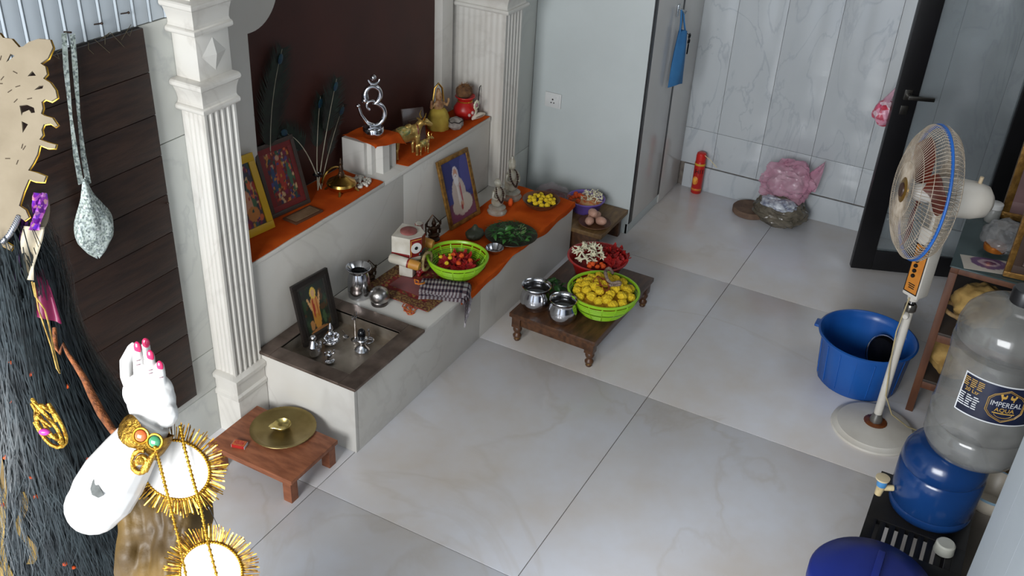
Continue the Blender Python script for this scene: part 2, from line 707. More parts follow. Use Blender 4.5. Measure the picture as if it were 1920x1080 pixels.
col2 = thing('fluted_column', 'white marble fluted column at the far end of the altar, behind the red pot', 'column', (0, 0, 0))
X0, X1, Y0, Y1 = 1.762, 1.925, 0.39, 0.69
B().prism(flutes(X0, X1, Y0, Y1, 5, 9, 0.012), 0.9, Matrix.Translation((0, 0, 0.30))).build('shaft', altar_m, col2, 25)
B().bb(X0, X1, Y0 + 0.055, Y1, 0.0, 0.30).build('plinth', altar_m, col2)
rect_mold(B(), X0, X1, Y0, Y1, mold(1.2, 0.1)).build('moulding', altar_m, col2, 30)
B().bb(X0, X1, Y0, Y1, 1.3, 2.74).build('upper_block', altar_m, col2)

# ------------------------------------------------------------------ altar: step, bench, ledge
LZ, BZ = 0.68, 0.30
ledge = thing('altar_ledge', 'upper white marble altar ledge under the maroon niche', 'altar', (0, 0, 0))
for a, b_ in ((0.0, 0.99), (0.992, 1.754)):
    slab(ledge, 'riser_panel', altar_m, a, b_, 0.452, 0.475, 0.30, LZ - 0.018)
for a, b_ in ((0.0, 0.845), (0.847, 1.754)):
    slab(ledge, 'top_slab', altar_m, a, b_, 0.448, 0.699, LZ - 0.018, LZ)
bench = thing('altar_bench', 'low white marble altar bench along the wall, metal tray at its near end', 'altar', (0, 0, 0))
slab(bench, 'end_panel', altar_m, 0.0, 0.02, 0.0, 0.45, 0, BZ)
slab(bench, 'front_panel', altar_m, 0.02, 0.918, 0.0, 0.02, 0, BZ - 0.018)
slab(bench, 'front_panel', altar_m, 0.92, 1.845, 0.0, 0.02, 0, BZ - 0.018)
slab(bench, 'end_panel', altar_m, 1.825, 1.845, 0.02, 0.45, 0, BZ - 0.018)
slab(bench, 'top_slab', altar_m, 0.452, 1.848, -0.003, 0.45, BZ - 0.018, BZ)
slab(bench, 'rim_slab', altar_m, 0.02, 0.452, 0.0, 0.03, BZ - 0.02, BZ)
slab(bench, 'rim_slab', altar_m, 0.02, 0.452, 0.42, 0.45, BZ - 0.02, BZ)

# ------------------------------------------------------------------ tall white cupboard
cup = thing('tall_cupboard', 'tall white cupboard with black edge strips beside the altar', 'cupboard', (0, 0, 0))
CX0, CX1, CY0, CY1 = 2.215, 2.985, -0.172, 0.4575
slab(cup, 'side_panel', paint_m, CX0, CX0 + 0.02, CY0 + 0.004, CY1, 0.0, 2.7)
slab(cup, 'carcass', paint_m, CX0 + 0.02, CX1, CY0 + 0.02, CY1, 0.0, 2.7)
slab(cup, 'plinth', paint_m, CX0, CX1, CY0 + 0.006, CY0 + 0.02, 0.0, 0.06)
gl_white = M('glossy_white_door', (196, 194, 190), (188, 186, 182), scale=2, rough=0.18)
slab(cup, 'edge_profile', black_m, CX0 + 0.006, CX0 + 0.046, CY0, CY0 + 0.02, 0.06, 2.7)
slab(cup, 'door', gl_white, CX0 + 0.048, 2.634, CY0, CY0 + 0.02, 0.062, 2.7)
slab(cup, 'edge_profile', black_m, 2.635, 2.662, CY0, CY0 + 0.02, 0.0625, 2.7)
slab(cup, 'door', gl_white, 2.663, CX1, CY0, CY0 + 0.02, 0.005, 2.7)

# ------------------------------------------------------------------ framed glass door standing open
dz = thing('glass_door', 'black framed glass door standing open before the far wall', 'door', (2.53, -1.30, 0.012), math.atan2(-0.26, 0.104))
DW, DH = 0.80, 2.1
steel_h = M('door_handle_metal', (120, 118, 114), rough=0.3, metal=1.0)
B().bb(0, 0.105, -0.02, 0.02, 0, DH, 0.003).build('stile', black_m, dz)
B().bb(DW - 0.24, DW, -0.02, 0.02, 0, DH, 0.003).build('stile', black_m, dz)
B().bb(0.105, DW - 0.24, -0.02, 0.02, 0, 0.11, 0.003).build('rail', black_m, dz)
B().bb(0.105, DW - 0.24, -0.02, 0.02, DH - 0.11, DH, 0.003).build('rail', black_m, dz)
glass_m = M('door_glass', (128, 138, 142), rough=0.05, trans=0.0, alpha=0.32, spec=0.6)
B().bb(0.105, DW - 0.24, -0.004, 0.004, 0.11, DH - 0.11).build('pane', glass_m, dz)
hb = B().bb(0.035, 0.07, -0.03, -0.02, 0.925, 0.975, 0.002).tube([(0.052, -0.03, 0.95), (0.052, -0.06, 0.95)], 0.008, 8).bb(0.045, 0.165, -0.075, -0.058, 0.94, 0.96, 0.004)
hb.build('handle', steel_h, dz)
B().bb(0.035, 0.07, -0.026, -0.02, 0.85, 0.895, 0.002).build('lock_plate', steel_h, dz)

# ------------------------------------------------------------------ shared object materials
steel = M('polished_steel', (205, 205, 208), (180, 180, 184), scale=14, rough=0.16, metal=1.0, rvar=0.05)
steel_dull = M('dull_steel_tray', (186, 176, 162), (140, 128, 114), scale=9, rough=0.36, metal=0.75, bump=0.05, rvar=0.1)
silver = M('silver', (222, 222, 226), (190, 190, 196), scale=20, rough=0.12, metal=1.0)
brass = M('brass', (196, 160, 84), (160, 120, 56), scale=12, rough=0.26, metal=1.0, rvar=0.06)
bronze_dark = M('dark_bronze', (84, 62, 44), (44, 32, 26), scale=22, rough=0.4, metal=0.7)
orange_cloth = M('orange_cloth', (200, 86, 24), (176, 68, 18), scale=8, rough=0.95, bump=0.25, bscale=240, spec=0.1)
dark_wood = M('dark_chowki_wood', (92, 60, 38), (62, 40, 26), scale=6, rough=0.36, stretch=(2, 9, 6), bump=0.06, bscale=60, detail=7)
stool_wood = M('red_brown_stool_wood', (150, 92, 62), (118, 68, 44), scale=6, rough=0.5, stretch=(8, 2, 6), bump=0.15, bscale=50, detail=7)
lime = M('lime_plastic', (150, 200, 40), (138, 190, 34), scale=3, rough=0.32)
red_pl = M('red_plastic', (166, 30, 26), (148, 24, 22), scale=3, rough=0.3)
purple_pl = M('purple_plastic', (118, 92, 176), (104, 80, 160), scale=3, rough=0.35)
blue_pl = M('blue_plastic', (34, 92, 160), (28, 80, 146), scale=3, rough=0.3)
red_fl = M('red_petal', (176, 26, 22), (130, 14, 16), scale=30, rough=0.6)
orange_fl = M('orange_petal', (226, 92, 26), (196, 66, 16), scale=40, rough=0.7)
yellow_fl = M('yellow_marigold_petal', (230, 200, 40), (212, 174, 22), scale=60, rough=0.75, bump=0.3, bscale=300)
cream_fl = M('cream_petal', (226, 222, 196), (206, 200, 168), scale=30, rough=0.6)
leaf_m = M('green_leaf', (66, 124, 48), (36, 86, 34), scale=18, rough=0.45)
leaf_d = M('dark_green_leaf', (44, 84, 38), (24, 54, 24), scale=18, rough=0.5)
white_paint_obj = M('white_enamel', (214, 210, 204), (198, 192, 184), scale=12, rough=0.4)
gold_trim = M('gold_trim', (212, 168, 60), (168, 120, 30), scale=60, rough=0.3, metal=0.9)
bead_w = M('white_bead', (214, 208, 196), (190, 184, 170), scale=40, rough=0.3)
crystal = M('clear_crystal', (206, 204, 192), (180, 172, 150), scale=26, rough=0.12, trans=0.55, ior=1.4)
black_obj = M('black_stone', (16, 16, 20), rough=0.12)
print_m = printed('printed_paper', 0.32, 0.35)


# ------------------------------------------------------------------ framed pictures
def framed(name, label, wd, ht, fw, fm, art, loc, rz, lean, inner=None, dp=0.014, cat='picture', nx=44, ny=60):
    """stands on its lower edge; local x along the width, leans back by lean towards +y"""
    t = thing(name, label, cat, loc, rz)
    m = Matrix.Rotation(-lean, 4, 'X')
    b = B()
    for (x0, x1, z0, z1) in ((-wd / 2, wd / 2, 0, fw), (-wd / 2, wd / 2, ht - fw, ht), (-wd / 2, -wd / 2 + fw, fw, ht - fw), (wd / 2 - fw, wd / 2, fw, ht - fw)):
        b.bb(x0, x1, -dp / 2, dp / 2, z0, z1, 0.002)
    b.build('frame', fm, t, 28, m)
    if inner:
        im, iw = inner
        b = B()
        w2, z0, z1 = wd / 2 - fw, fw, ht - fw
        for (a, b_, c, d) in ((-w2, w2, z0, z0 + iw), (-w2, w2, z1 - iw, z1), (-w2, -w2 + iw, z0 + iw, z1 - iw), (w2 - iw, w2, z0 + iw, z1 - iw)):
            b.bb(a, b_, -dp / 2 + 0.003, 0.0, c, d, 0.0006)
        b.build('mount', im, t, 35, m)
    B().bb(-wd / 2 + fw * 0.6, wd / 2 - fw * 0.6, 0.001, dp / 2 - 0.001, fw * 0.6, ht - fw * 0.6).build('backing', M('backing_board', (96, 76, 54), rough=0.8), t, 35, m)
    o = B().grid(lambda u, v: Vector((-wd / 2 + fw + u * (wd - 2 * fw), -0.0012, fw + v * (ht - 2 * fw))), nx, ny).build('print', print_m, t, 0, m)
    W, H = wd - 2 * fw, ht - 2 * fw
    paint(o, lambda co: art((co.x + W / 2) / W, (co.z - fw) / H))
    return t


def busy(seed, base, pal, n=90, big=0.07):
    rg = random.Random(seed)
    it = []
    for _ in range(n):
        it.append((rg.random(), rg.random(), rg.uniform(0.015, big), rg.uniform(0.015, big), rg.choice(pal), rg.uniform(0, 3)))
    return it


rich = [(150, 44, 36), (176, 120, 50), (70, 60, 110), (40, 70, 60), (186, 150, 110), (110, 30, 60), (46, 46, 70), (190, 90, 50), (60, 90, 60)]
art_red = shapes((96, 36, 32), busy(3, None, rich, 170, 0.06) + [(0.5, 0.55, 0.1, 0.28, (150, 50, 40)), (0.5, 0.8, 0.06, 0.05, (186, 140, 110)), (0.28, 0.5, 0.06, 0.2, (50, 70, 100)), (0.74, 0.5, 0.06, 0.2, (60, 90, 70))] + busy(5, None, rich, 60, 0.035))
art_yel = shapes((52, 46, 56), busy(8, None, rich, 130, 0.09) + [(0.6, 0.4, 0.16, 0.2, (186, 130, 100)), (0.35, 0.6, 0.12, 0.16, (90, 88, 110)), (0.7, 0.2, 0.2, 0.12, (176, 110, 50))] + busy(9, None, rich, 40, 0.04))
yellow_fr = M('yellow_frame', (206, 164, 34), (190, 146, 26), scale=5, rough=0.4)
framed('framed_picture', 'yellow framed devotional picture leaning beside the fluted column', 0.2, 0.3, 0.03, yellow_fr, art_yel, (0.172, 0.575, LZ + 0.004), -0.14, 0.33, cat='picture')
framed('framed_picture', 'dark framed devotional picture with red mount leaning on the upper ledge', 0.2, 0.285, 0.017, M('grey_brown_frame', (66, 52, 44), rough=0.5), art_red, (0.415, 0.597, LZ + 0.004), -0.14, 0.3,
       inner=(M('red_mount', (112, 30, 28), rough=0.6), 0.022))
pq = thing('wooden_plaque', 'small flat wooden plaque lying on the orange cloth before the dark framed picture', 'plaque', (0.405, 0.53, LZ + 0.004), -0.1)
B().bb(-0.075, 0.075, -0.037, 0.037, 0, 0.008, 0.002).build('rim', M('plaque_rim', (94, 62, 42), rough=0.5), pq)
B().bb(-0.064, 0.064, -0.027, 0.027, 0.008, 0.0095).build('face', M('plaque_face', (140, 112, 84), (120, 92, 66), scale=30, rough=0.5), pq)


# ------------------------------------------------------------------ orange cloths
def cloth(name, label, x0, x1, y0, y1, z, drop, m, seed=0, nx=40, th=0.0015, amp=0.002, wav=0.012, group=None):
    rg = random.Random(seed)
    ph = [rg.uniform(0, 6) for _ in range(6)]

    def edge(x):
        return wav * (math.sin(x * 11 + ph[0]) * 0.5 + math.sin(x * 27 + ph[1]) * 0.3 + math.sin(x * 5 + ph[2]) * 0.6)
    b = B()
    nv = 44

    def fn(u, v):
        x = x0 + (x1 - x0) * u
        L_ = (y1 - y0) + drop + edge(x)
        sdist = v * L_
        flat_ = y1 - y0
        h = amp * (1 + noise.noise(Vector((x * 16, sdist * 16, seed))))
        if sdist <= flat_:
            return Vector((x + 0.004 * math.sin(sdist * 30 + ph[3]) * (1 if 0 < u < 1 else 1.5), y1 - sdist, z + 0.0012 + h * 0.7))
        e = sdist - flat_
        if e < 0.011:
            return Vector((x, y0 - e * 0.86, z + 0.0025 + h * 0.4))
        return Vector((x, y0 - 0.0095 - 0.35 * h, z + 0.0025 - (e - 0.011)))
    b.grid(fn, nx, nv, th)
    o = b.build(name, m, None, 60)
    return tag(o, label, 'cloth', group)


cloth('orange_cloth', 'orange cloth under the leaning pictures on the upper ledge', 0.012, 0.835, 0.452, 0.69, LZ, 0.004, orange_cloth, 1, wav=0.004)
cloth('orange_cloth', 'orange cloth under the brass cow and red pot on the upper ledge', 1.03, 1.75, 0.452, 0.65, LZ, 0.002, orange_cloth, 2, wav=0.003)

# ------------------------------------------------------------------ marble pedestal with the silver symbol
ped = thing('marble_pedestal', 'small fluted white marble pedestal block on the upper ledge', 'pedestal', (0.935, 0.585, LZ), 0)
po = [(-0.085, 0.085), (-0.085, -0.03), (-0.065, -0.03), (-0.06, -0.05), (-0.03, -0.05), (-0.026, -0.085), (0.022, -0.085), (0.026, -0.055), (0.056, -0.055), (0.06, -0.075), (0.085, -0.075), (0.085, 0.085)]
B().prism(po, 0.15).build('block', altar_m, ped, 20)
pc = B()


def pcf(u, v):
    x, y = -0.1 + 0.2 * u, -0.115 + 0.2 * v
    x, y = x * 0.93 + 0.012 + y * 0.12, y * 0.95 - x * 0.15
    d = max(0, abs(x) - 0.087) + max(0, -0.088 - y) + max(0, y - 0.088)
    # rotated square corner hangs over the front and right
    return Vector((0.94 + x, 0.585 + y, LZ + 0.1545 + 0.002 * math.sin(x * 60) - d * 1.1 * (1 + 0.3 * math.sin(14 * x + 9 * y)) + 0.0015 * math.sin(y * 70)))


pc.grid(pcf, 24, 24, 0.0014, Matrix.Translation((0.94, 0.585, 0)) @ Matrix.Rotation(0.0, 4, 'Z') @ Matrix.Translation((-0.94, -0.585, 0)))
tag(pc.build('orange_cloth', orange_cloth, None, 60), 'orange cloth square draped over the fluted marble pedestal', 'cloth')
om = thing('om_symbol', 'polished silver om symbol on a round base, standing on the draped pedestal', 'ornament', (0.935, 0.565, LZ + 0.158), -0.75, None, 1.13)
B().lathe([(0, 0), (0.038, 0), (0.04, 0.004), (0.04, 0.03), (0.037, 0.034), (0, 0.034)], 40).build('base', silver, om)


def arc(cx, cz, r, a0, a1, n=12, sx=1.0):
    return [Vector((cx + r * sx * math.cos(math.radians(a0 + (a1 - a0) * k / n)), 0, cz + r * math.sin(math.radians(a0 + (a1 - a0) * k / n)))) for k in range(n + 1)]


up_ = arc(0.0, 0.158, 0.034, 205, -62, 18, 0.85)
lo_ = arc(0.004, 0.082, 0.044, 100, -150, 20, 0.9)
pth = up_ + lo_[1:] + [Vector((-0.046, 0, 0.085)), Vector((-0.052, 0, 0.108)), Vector((-0.055, 0, 0.118))]
rs = [0.013] * 3 + [0.0098] * (len(pth) - 8) + [0.008, 0.007, 0.006, 0.006, 0.005]
ob = B().tube(pth, rs, 10)
ob.ball((-0.03, 0, 0.14), 0.014, 2).ball((-0.056, 0, 0.12), 0.009, 2)
ob.tube(arc(-0.006, 0.118, 0.018, 250, 20, 10), [0.006] * 11, 8)
ob.tube([(0.004, 0, 0.03), (0.004, 0, 0.045)], 0.009, 10)
ob.build('letter', silver, om, 60)
B().tube(arc(0.006, 0.222, 0.022, 190, 350, 10), [0.003, 0.004, 0.005, 0.006, 0.007, 0.007, 0.007, 0.006, 0.005, 0.004, 0.003], 8).tube([(0.0, 0, 0.192), (0.004, 0, 0.2)], 0.005, 8).build('crescent', silver, om, 60)
B().ball((0.004, 0, 0.226), 0.0115, 3).build('dot', silver, om, 60)

# ------------------------------------------------------------------ peacock feathers
quill = M('feather_quill', (176, 168, 148), (140, 132, 112), scale=20, rough=0.5)
barb = M('feather_barbs', (30, 42, 32), (22, 24, 20), scale=30, rough=0.55)
eye_m = M('feather_eye', (24, 70, 74), (20, 40, 70), scale=60, rough=0.4)
rg = random.Random(21)


def feather(label, base, tip, bend, wid, n=46, tail=0.35, eye=True):
    base, tip, bend = Vector(base), Vector(tip), Vector(bend)
    t = thing('peacock_feather', label, 'feather', base)
    pts = []
    for k in range(17):
        s = k / 16
        pts.append((1 - s) ** 2 * Vector((0, 0, 0)) + 2 * s * (1 - s) * (bend - base) + s * s * (tip - base))
    B().tube(pts, [0.0024 * (1 - 0.8 * k / 16) + 0.0004 for k in range(17)], 6).build('quill', quill, t)
    b = B()
    for k in range(n):
        s = tail + (1 - tail) * k / (n - 1)
        i = min(15, int(s * 16))
        p = pts[i].lerp(pts[i + 1], s * 16 - i)
        d = (pts[i + 1] - pts[i]).normalized()
        sd = d.cross(Vector((0, -1, 0))).normalized()
        wl_ = wid * (0.45 + 0.55 * math.sin(PI * min(1, (s - tail) / (1 - tail) * 0.8 + 0.2))) * rg.uniform(0.75, 1.1)
        for sg in (-1, 1):
            e = p + sd * sg * wl_ + d * wl_ * 0.75 + Vector((0, rg.uniform(-0.012, 0.004), 0))
            q = p + sd * sg * wl_ * 0.5 + d * wl_ * 0.22
            w_ = d * 0.0022
            vs = [b.bm.verts.new(c) for c in (p - w_, q - w_, e, q + w_ * 1.5, p + w_)]
            b.bm.faces.new(vs)
    tag(b.build('barbs', barb, t, 0), kind='stuff')
    if eye:
        d = (pts[16] - pts[13]).normalized()
        a = math.atan2(d.x, d.z)
        B().ball((0, 0, 0), (0.014, 0.0015, 0.021), 2).build('eye', eye_m, t, 60, Matrix.Translation(pts[15] + Vector((0, -0.004, 0))) @ Matrix.Rotation(a, 4, 'Y'))
    return t


FB = (0.625, 0.63, LZ + 0.006)
feather('tall peacock feather standing behind the yellow framed picture', (0.395, 0.66, LZ + 0.006), (0.52, 0.675, LZ + 0.62), (0.38, 0.68, LZ + 0.35), 0.1, 90, 0.4)
feather('peacock feather with a long pale quill rising nearest the silver om symbol', (0.618, 0.625, LZ + 0.004), (0.82, 0.66, LZ + 0.42), (0.70, 0.645, LZ + 0.2), 0.08, 60, 0.55)
feather('peacock feather with blue eye, left of the long pale quill in the tied bunch', (0.628, 0.632, LZ + 0.004), (0.725, 0.672, LZ + 0.37), (0.645, 0.65, LZ + 0.17), 0.07, 56, 0.5)
feather('peacock feather curving left out of the tied bunch', (0.636, 0.622, LZ + 0.004), (0.475, 0.675, LZ + 0.30), (0.60, 0.66, LZ + 0.25), 0.06, 48, 0.5)
feather('low peacock feather leaning right behind the marble pedestal', (0.644, 0.628, LZ + 0.004), (0.89, 0.686, LZ + 0.28), (0.73, 0.66, LZ + 0.12), 0.04, 34, 0.45)
tie = B()
tie.tube([(0.63 + 0.016 * math.cos(a * PI / 8), 0.634 + 0.013 * math.sin(a * PI / 8), LZ + 0.07 + 0.002 * math.sin(a)) for a in range(16)], 0.005, 8, True)
tag(tie.build('black_tie', black_obj), 'black band tying the bunch of peacock feathers', 'band')

# ------------------------------------------------------------------ brass bell with beads
bl = thing('brass_bell', 'brass domed offering dish with a small seated figure on the upper ledge', 'bell', (0.675, 0.545, LZ + 0.0035), 0, None, 1.25)
B().lathe([(0, 0.004), (0.03, 0.004), (0.045, 0.012), (0.05, 0.026), (0.046, 0.034), (0.036, 0.038), (0.02, 0.05), (0.012, 0.052), (0, 0.052)], 32).build('dome', brass, bl)
for k in range(4):
    a = k * PI / 2 + 0.5
    B().tube([(0.042 * math.cos(a), 0.042 * math.sin(a), 0.012), (0.056 * math.cos(a), 0.056 * math.sin(a), 0.0)], [0.005, 0.004], 6).build('foot', brass, bl)
B().tube([(0.012 * math.cos(a), 0.03 + 0.003, 0.04) if False else (0.05 * math.cos(a * PI / 12), 0.028 + 0.012 * 1, 0.035 + 0.035 * math.sin(a * PI / 12)) for a in range(13)], 0.004, 6).build('halo_arch', brass, bl)
B().ball((0, 0, 0.058), (0.014, 0.01, 0.012), 2).ball((0, 0, 0.078), (0.009, 0.008, 0.018), 2).ball((0, 0, 0.1), 0.0075, 2).tube([(0, 0, 0.1), (0, 0, 0.118)], [0.006, 0.002], 6).fuse('figure', bronze_dark, bl, 0.0022, 2)
rg = random.Random(4)
bd = thing('bead_string', 'heap of white beads beside the brass domed dish', 'beads', (0.765, 0.53, LZ + 0.004), 0, None, 1.15)
b = B()
for k in range(80):
    a, r_ = rg.uniform(0, 6.28), 0.046 * math.sqrt(rg.random())
    b.ball((r_ * math.cos(a) * 1.1, r_ * math.sin(a), 0.005 + (0.009 if r_ < 0.02 and rg.random() < 0.6 else 0)), 0.0066, 1)
tag(b.build('beads', bead_w, bd, 60), kind='stuff')


# ------------------------------------------------------------------ brass cow and calf
def cow(name, label, s, loc, rz):
    t = thing(name, label, 'figurine', loc, rz, None, s)
    b = B()
    b.ball((0, 0, 0.088), (0.055, 0.027, 0.03), 3).ball((0.042, 0, 0.096), (0.026, 0.022, 0.03), 3).ball((-0.042, 0, 0.09), (0.026, 0.025, 0.029), 3).ball((0.015, 0, 0.118), (0.018, 0.013, 0.014), 2)
    for x in (-0.045, 0.045):
        for y in (-0.016, 0.016):
            b.tube([(x, y, 0.085), (x + 0.002, y, 0.045), (x - 0.002, y, 0.04), (x, y, 0.006), (x, y, 0.0)], [0.013, 0.0075, 0.0075, 0.006, 0.008], 8)
    b.tube([(0.05, 0, 0.1), (0.066, 0, 0.122), (0.076, -0.004, 0.132)], [0.019, 0.015, 0.014], 10)
    b.ball((0.086, -0.008, 0.13), (0.018, 0.013, 0.014), 2).tube([(0.09, -0.01, 0.13), (0.112, -0.016, 0.114)], [0.012, 0.008], 8)
    b.tube([(-0.066, 0, 0.105), (-0.076, 0, 0.08), (-0.074, 0.002, 0.05)], [0.005, 0.004, 0.005], 6)
    b.fuse('body', cow_m, t, 0.0026, 3)
    for sg in (-1, 1):
        B().tube([(0.078, -0.004 + sg * 0.009, 0.142), (0.076, -0.004 + sg * 0.02, 0.156), (0.082, -0.004 + sg * 0.018, 0.172)], [0.0045, 0.0035, 0.0012], 6).build('horn', brass, t)
        B().ball((0, 0, 0), (0.006, 0.013, 0.004), 2).build('ear', cow_m, t, 60, Matrix.Translation((0.072, -0.004 + sg * 0.023, 0.136)))
    B().ball((-0.01, 0, 0.101), (0.042, 0.0262, 0.024), 3).build('saddle_cloth', saddle, t)
    B().tube([(0.052 + 0.004 * math.cos(a * PI / 6), 0.021 * math.cos(a * PI / 6), 0.1 + 0.025 * math.sin(a * PI / 6)) for a in range(12)], 0.003, 6, True).build('garland', M('red_enamel', (120, 50, 40), rough=0.4), t)
    return t


cow_m = M('brass_enamel', (206, 176, 104), (160, 126, 66), scale=34, rough=0.35, metal=0.75)
saddle = pattern('saddle_pattern', 'cells', [(196, 170, 90), (150, 150, 90), (210, 190, 130), (120, 130, 90)], 130, 0.4, metal=0.5)
cow('cow_figurine', 'brass cow figurine with horns and patterned back on the orange cloth', 1.14, (1.115, 0.525, LZ + 0.0035), -0.45)
cow('calf_figurine', 'small brass calf figurine standing under the cow', 0.52, (1.185, 0.475, LZ + 0.0035), -0.2)
gp = thing('glass_plaque', 'clear etched plaque leaning behind the brass cow', 'plaque', (1.275, 0.575, LZ + 0.0035), -0.35, None, 1.2)
B().bb(-0.05, 0.05, -0.004, 0.004, 0, 0.13, 0.002).build('plate', M('smoky_glass', (120, 104, 98), (90, 76, 72), scale=20, rough=0.1, alpha=0.55), gp, 35, Matrix.Rotation(-0.35, 4, 'X') @ Matrix.Rotation(0.12, 4, 'Y'))
B().box((0, 0.03, 0.045), (0.07, 0.006, 0.09), rot(0.35)).build('easel', M('plaque_easel', (70, 54, 46), rough=0.5), gp)

# ------------------------------------------------------------------ seated deity in yellow, stone, red pot, conch
st = thing('rough_stone', 'rough grey stone wrapped in dark netting on the orange cloth', 'stone', (1.515, 0.505, LZ + 0.003))
B().ball((0, 0, 0.03), (0.04, 0.036, 0.031), 3, None, lambda c: 1 + 0.16 * noise.noise(c * 2.3) + 0.06 * noise.noise(c * 7)).build('stone', M('grey_stone', (150, 142, 134), (112, 104, 98), scale=30, rough=0.8, bump=0.5, bscale=120), st, 0)
B().tube([(0.036 * math.cos(a * PI / 9), 0.034 * math.sin(a * PI / 9), 0.045 + 0.004 * math.sin(a * 2)) for a in range(18)], 0.003, 6, True).build('net_cord', M('dark_cord', (60, 52, 48), rough=0.8), st)
dt = thing('seated_figurine', 'small seated figurine draped in yellow cloth, leaning behind the grey stone', 'figurine', (1.48, 0.58, LZ + 0.003), -0.5)
B().lathe([(0, 0), (0.052, 0.0), (0.056, 0.02), (0.05, 0.055), (0.04, 0.085), (0.03, 0.1), (0, 0.1)], 24, None, lambda a, i: 1 + 0.06 * math.sin(7 * a + i)).build('yellow_drape', M('yellow_drape', (186, 160, 66), (160, 130, 44), scale=14, rough=0.8, bump=0.3), dt, 60)
fb = B().ball((0, 0, 0.115), (0.026, 0.02, 0.03), 2).ball((0, 0, 0.155), (0.017, 0.017, 0.021), 3).tube([(0, 0, 0.168), (-0.004, 0, 0.2)], [0.016, 0.006], 10)
for sg in (-1, 1):
    fb.tube([(sg * 0.022, 0, 0.128), (sg * 0.044, -0.006, 0.11), (sg * 0.046, -0.014, 0.135), (sg * 0.044, -0.014, 0.15)], [0.009, 0.008, 0.007, 0.006], 8)
fb.fuse('body', M('painted_clay_figure', (176, 140, 96), (120, 80, 52), scale=40, rough=0.5), dt, 0.0028, 3)
B().tube([(-0.03, 0.006, 0.13), (-0.018, 0.008, 0.2), (0.002, 0.009, 0.22), (0.022, 0.008, 0.195), (0.03, 0.006, 0.13)], 0.005, 6).build('halo_arch', brass, dt)
rp = thing('red_pot', 'red painted pot topped with a coconut, at the far end of the upper ledge', 'pot', (1.665, 0.545, LZ + 0.003))
B().lathe([(0, 0), (0.032, 0), (0.046, 0.012), (0.057, 0.036), (0.055, 0.056), (0.042, 0.076), (0.034, 0.088), (0.036, 0.1), (0.05, 0.112), (0.048, 0.116), (0.036, 0.106), (0.0, 0.104)], 36).build('body', M('red_painted_clay', (186, 34, 30), (160, 24, 24), scale=10, rough=0.35), rp)
b = B()
for k in range(5):
    a = -2.2 + k * 0.32
    b.ball((0.0565 * math.cos(a), 0.0565 * math.sin(a), 0.034 + 0.01 * (k % 2)), (0.008, 0.008, 0.009), 2)
b.build('painted_flower', M('white_painted_motif', (206, 176, 170), rough=0.5), rp)
B().tube([(0.036 * math.cos(a * PI / 10), 0.036 * math.sin(a * PI / 10), 0.09) for a in range(20)], 0.003, 6, True).build('neck_band', gold_trim, rp)
cn = B().ball((0, 0, 0), (0.044, 0.04, 0.034), 3, None, lambda c: 1 + 0.1 * noise.noise(c * 6))
co_ = cn.build('coconut', M('coconut_husk', (112, 78, 48), (70, 46, 30), scale=40, rough=0.9, bump=0.6, bscale=90), None, 0)
co_.location = (1.662, 0.55, LZ + 0.003 + 0.137)
tag(co_, 'hairy brown coconut resting on the red pot', 'coconut')
rg = random.Random(9)
b = B()
for k in range(240):
    a, e = rg.uniform(0, 6.28), rg.uniform(0.1, 1.4)
    p = Vector((0.042 * math.cos(a) * math.cos(e), 0.038 * math.sin(a) * math.cos(e), 0.033 * math.sin(e)))
    q = p * 1.28 + Vector((rg.uniform(-1, 1), rg.uniform(-1, 1), rg.uniform(-0.6, 0.6))) * 0.014
    sd = Vector((rg.uniform(-1, 1), rg.uniform(-1, 1), 0)) * 0.0012
    b.bm.faces.new([b.bm.verts.new(c) for c in (p - sd, p + sd, q)])
tag(b.build('husk_fibre', M('husk_fibre', (140, 96, 52), rough=0.9), co_, 0), kind='stuff')
ms = thing('flower_medallion', 'white paper flower medallion hung on the red pot', 'medallion', (1.655, 0.475, LZ + 0.088), 0)
b = B()
for k in range(9):
    a = k * 2 * PI / 9
    b.ball((0.017 * math.cos(a), 0, 0.017 * math.sin(a)), (0.009, 0.004, 0.009), 2)
b.build('petals', cream_fl, ms)
B().ball((0, -0.003, 0), (0.011, 0.005, 0.011), 2).build('centre', M('pink_centre', (170, 120, 130), rough=0.5), ms)
B().bb(-0.005, 0.005, 0, 0.003, -0.05, -0.015).build('ribbon', cream_fl, ms)
rd = B().tube([(0, 0, 0), (0.03, 0.01, 0.12), (0.037, 0.012, 0.14), (0.05, 0.014, 0.143)], [0.0026, 0.0024, 0.0024, 0.002], 6)
tag(put(bpy.data.objects.new('incense_rod', rd.mesh('incense_rod')), None, Matrix.Translation((1.71, 0.50, LZ + 0.004))), 'thin black hooked rod standing by the red pot', 'rod').data.materials.append(black_obj)
cs = B()
cp, cr_ = [], []
for k in range(13):
    s = k / 12
    cp.append(Vector((-0.05 + 0.1 * s, 0.004 * math.sin(s * 5), 0.014 + 0.004 * math.sin(PI * s))))
    cr_.append(0.0145 * math.sin(PI * min(1, s * 0.9 + 0.05)) ** 0.7 + 0.0008)
cs.tube(cp, cr_, 14)
csh = thing('conch_shell', 'white conch shell lying before the red pot', 'shell', (1.69, 0.482, LZ + 0.003), -0.1)
cs.build('shell', M('conch_white', (216, 206, 190), (196, 180, 160), scale=16, rough=0.3), csh)
B().tube([(-0.034, -0.012, 0.02), (0.0, -0.0165, 0.02), (0.032, -0.011, 0.019)], [0.002, 0.004, 0.002], 6).build('lip', M('conch_lip', (150, 130, 112), rough=0.4), csh)
bk = B().ball((0, 0, 0.02), (0.02, 0.03, 0.02), 2, None, lambda c: 1 + 0.25 * noise.noise(c * 3))
o = bk.build('dried_pod', M('brown_pod', (96, 72, 46), (60, 44, 30), scale=30, rough=0.8), None, 60)
o.location = (1.735, 0.56, LZ + 0.003)
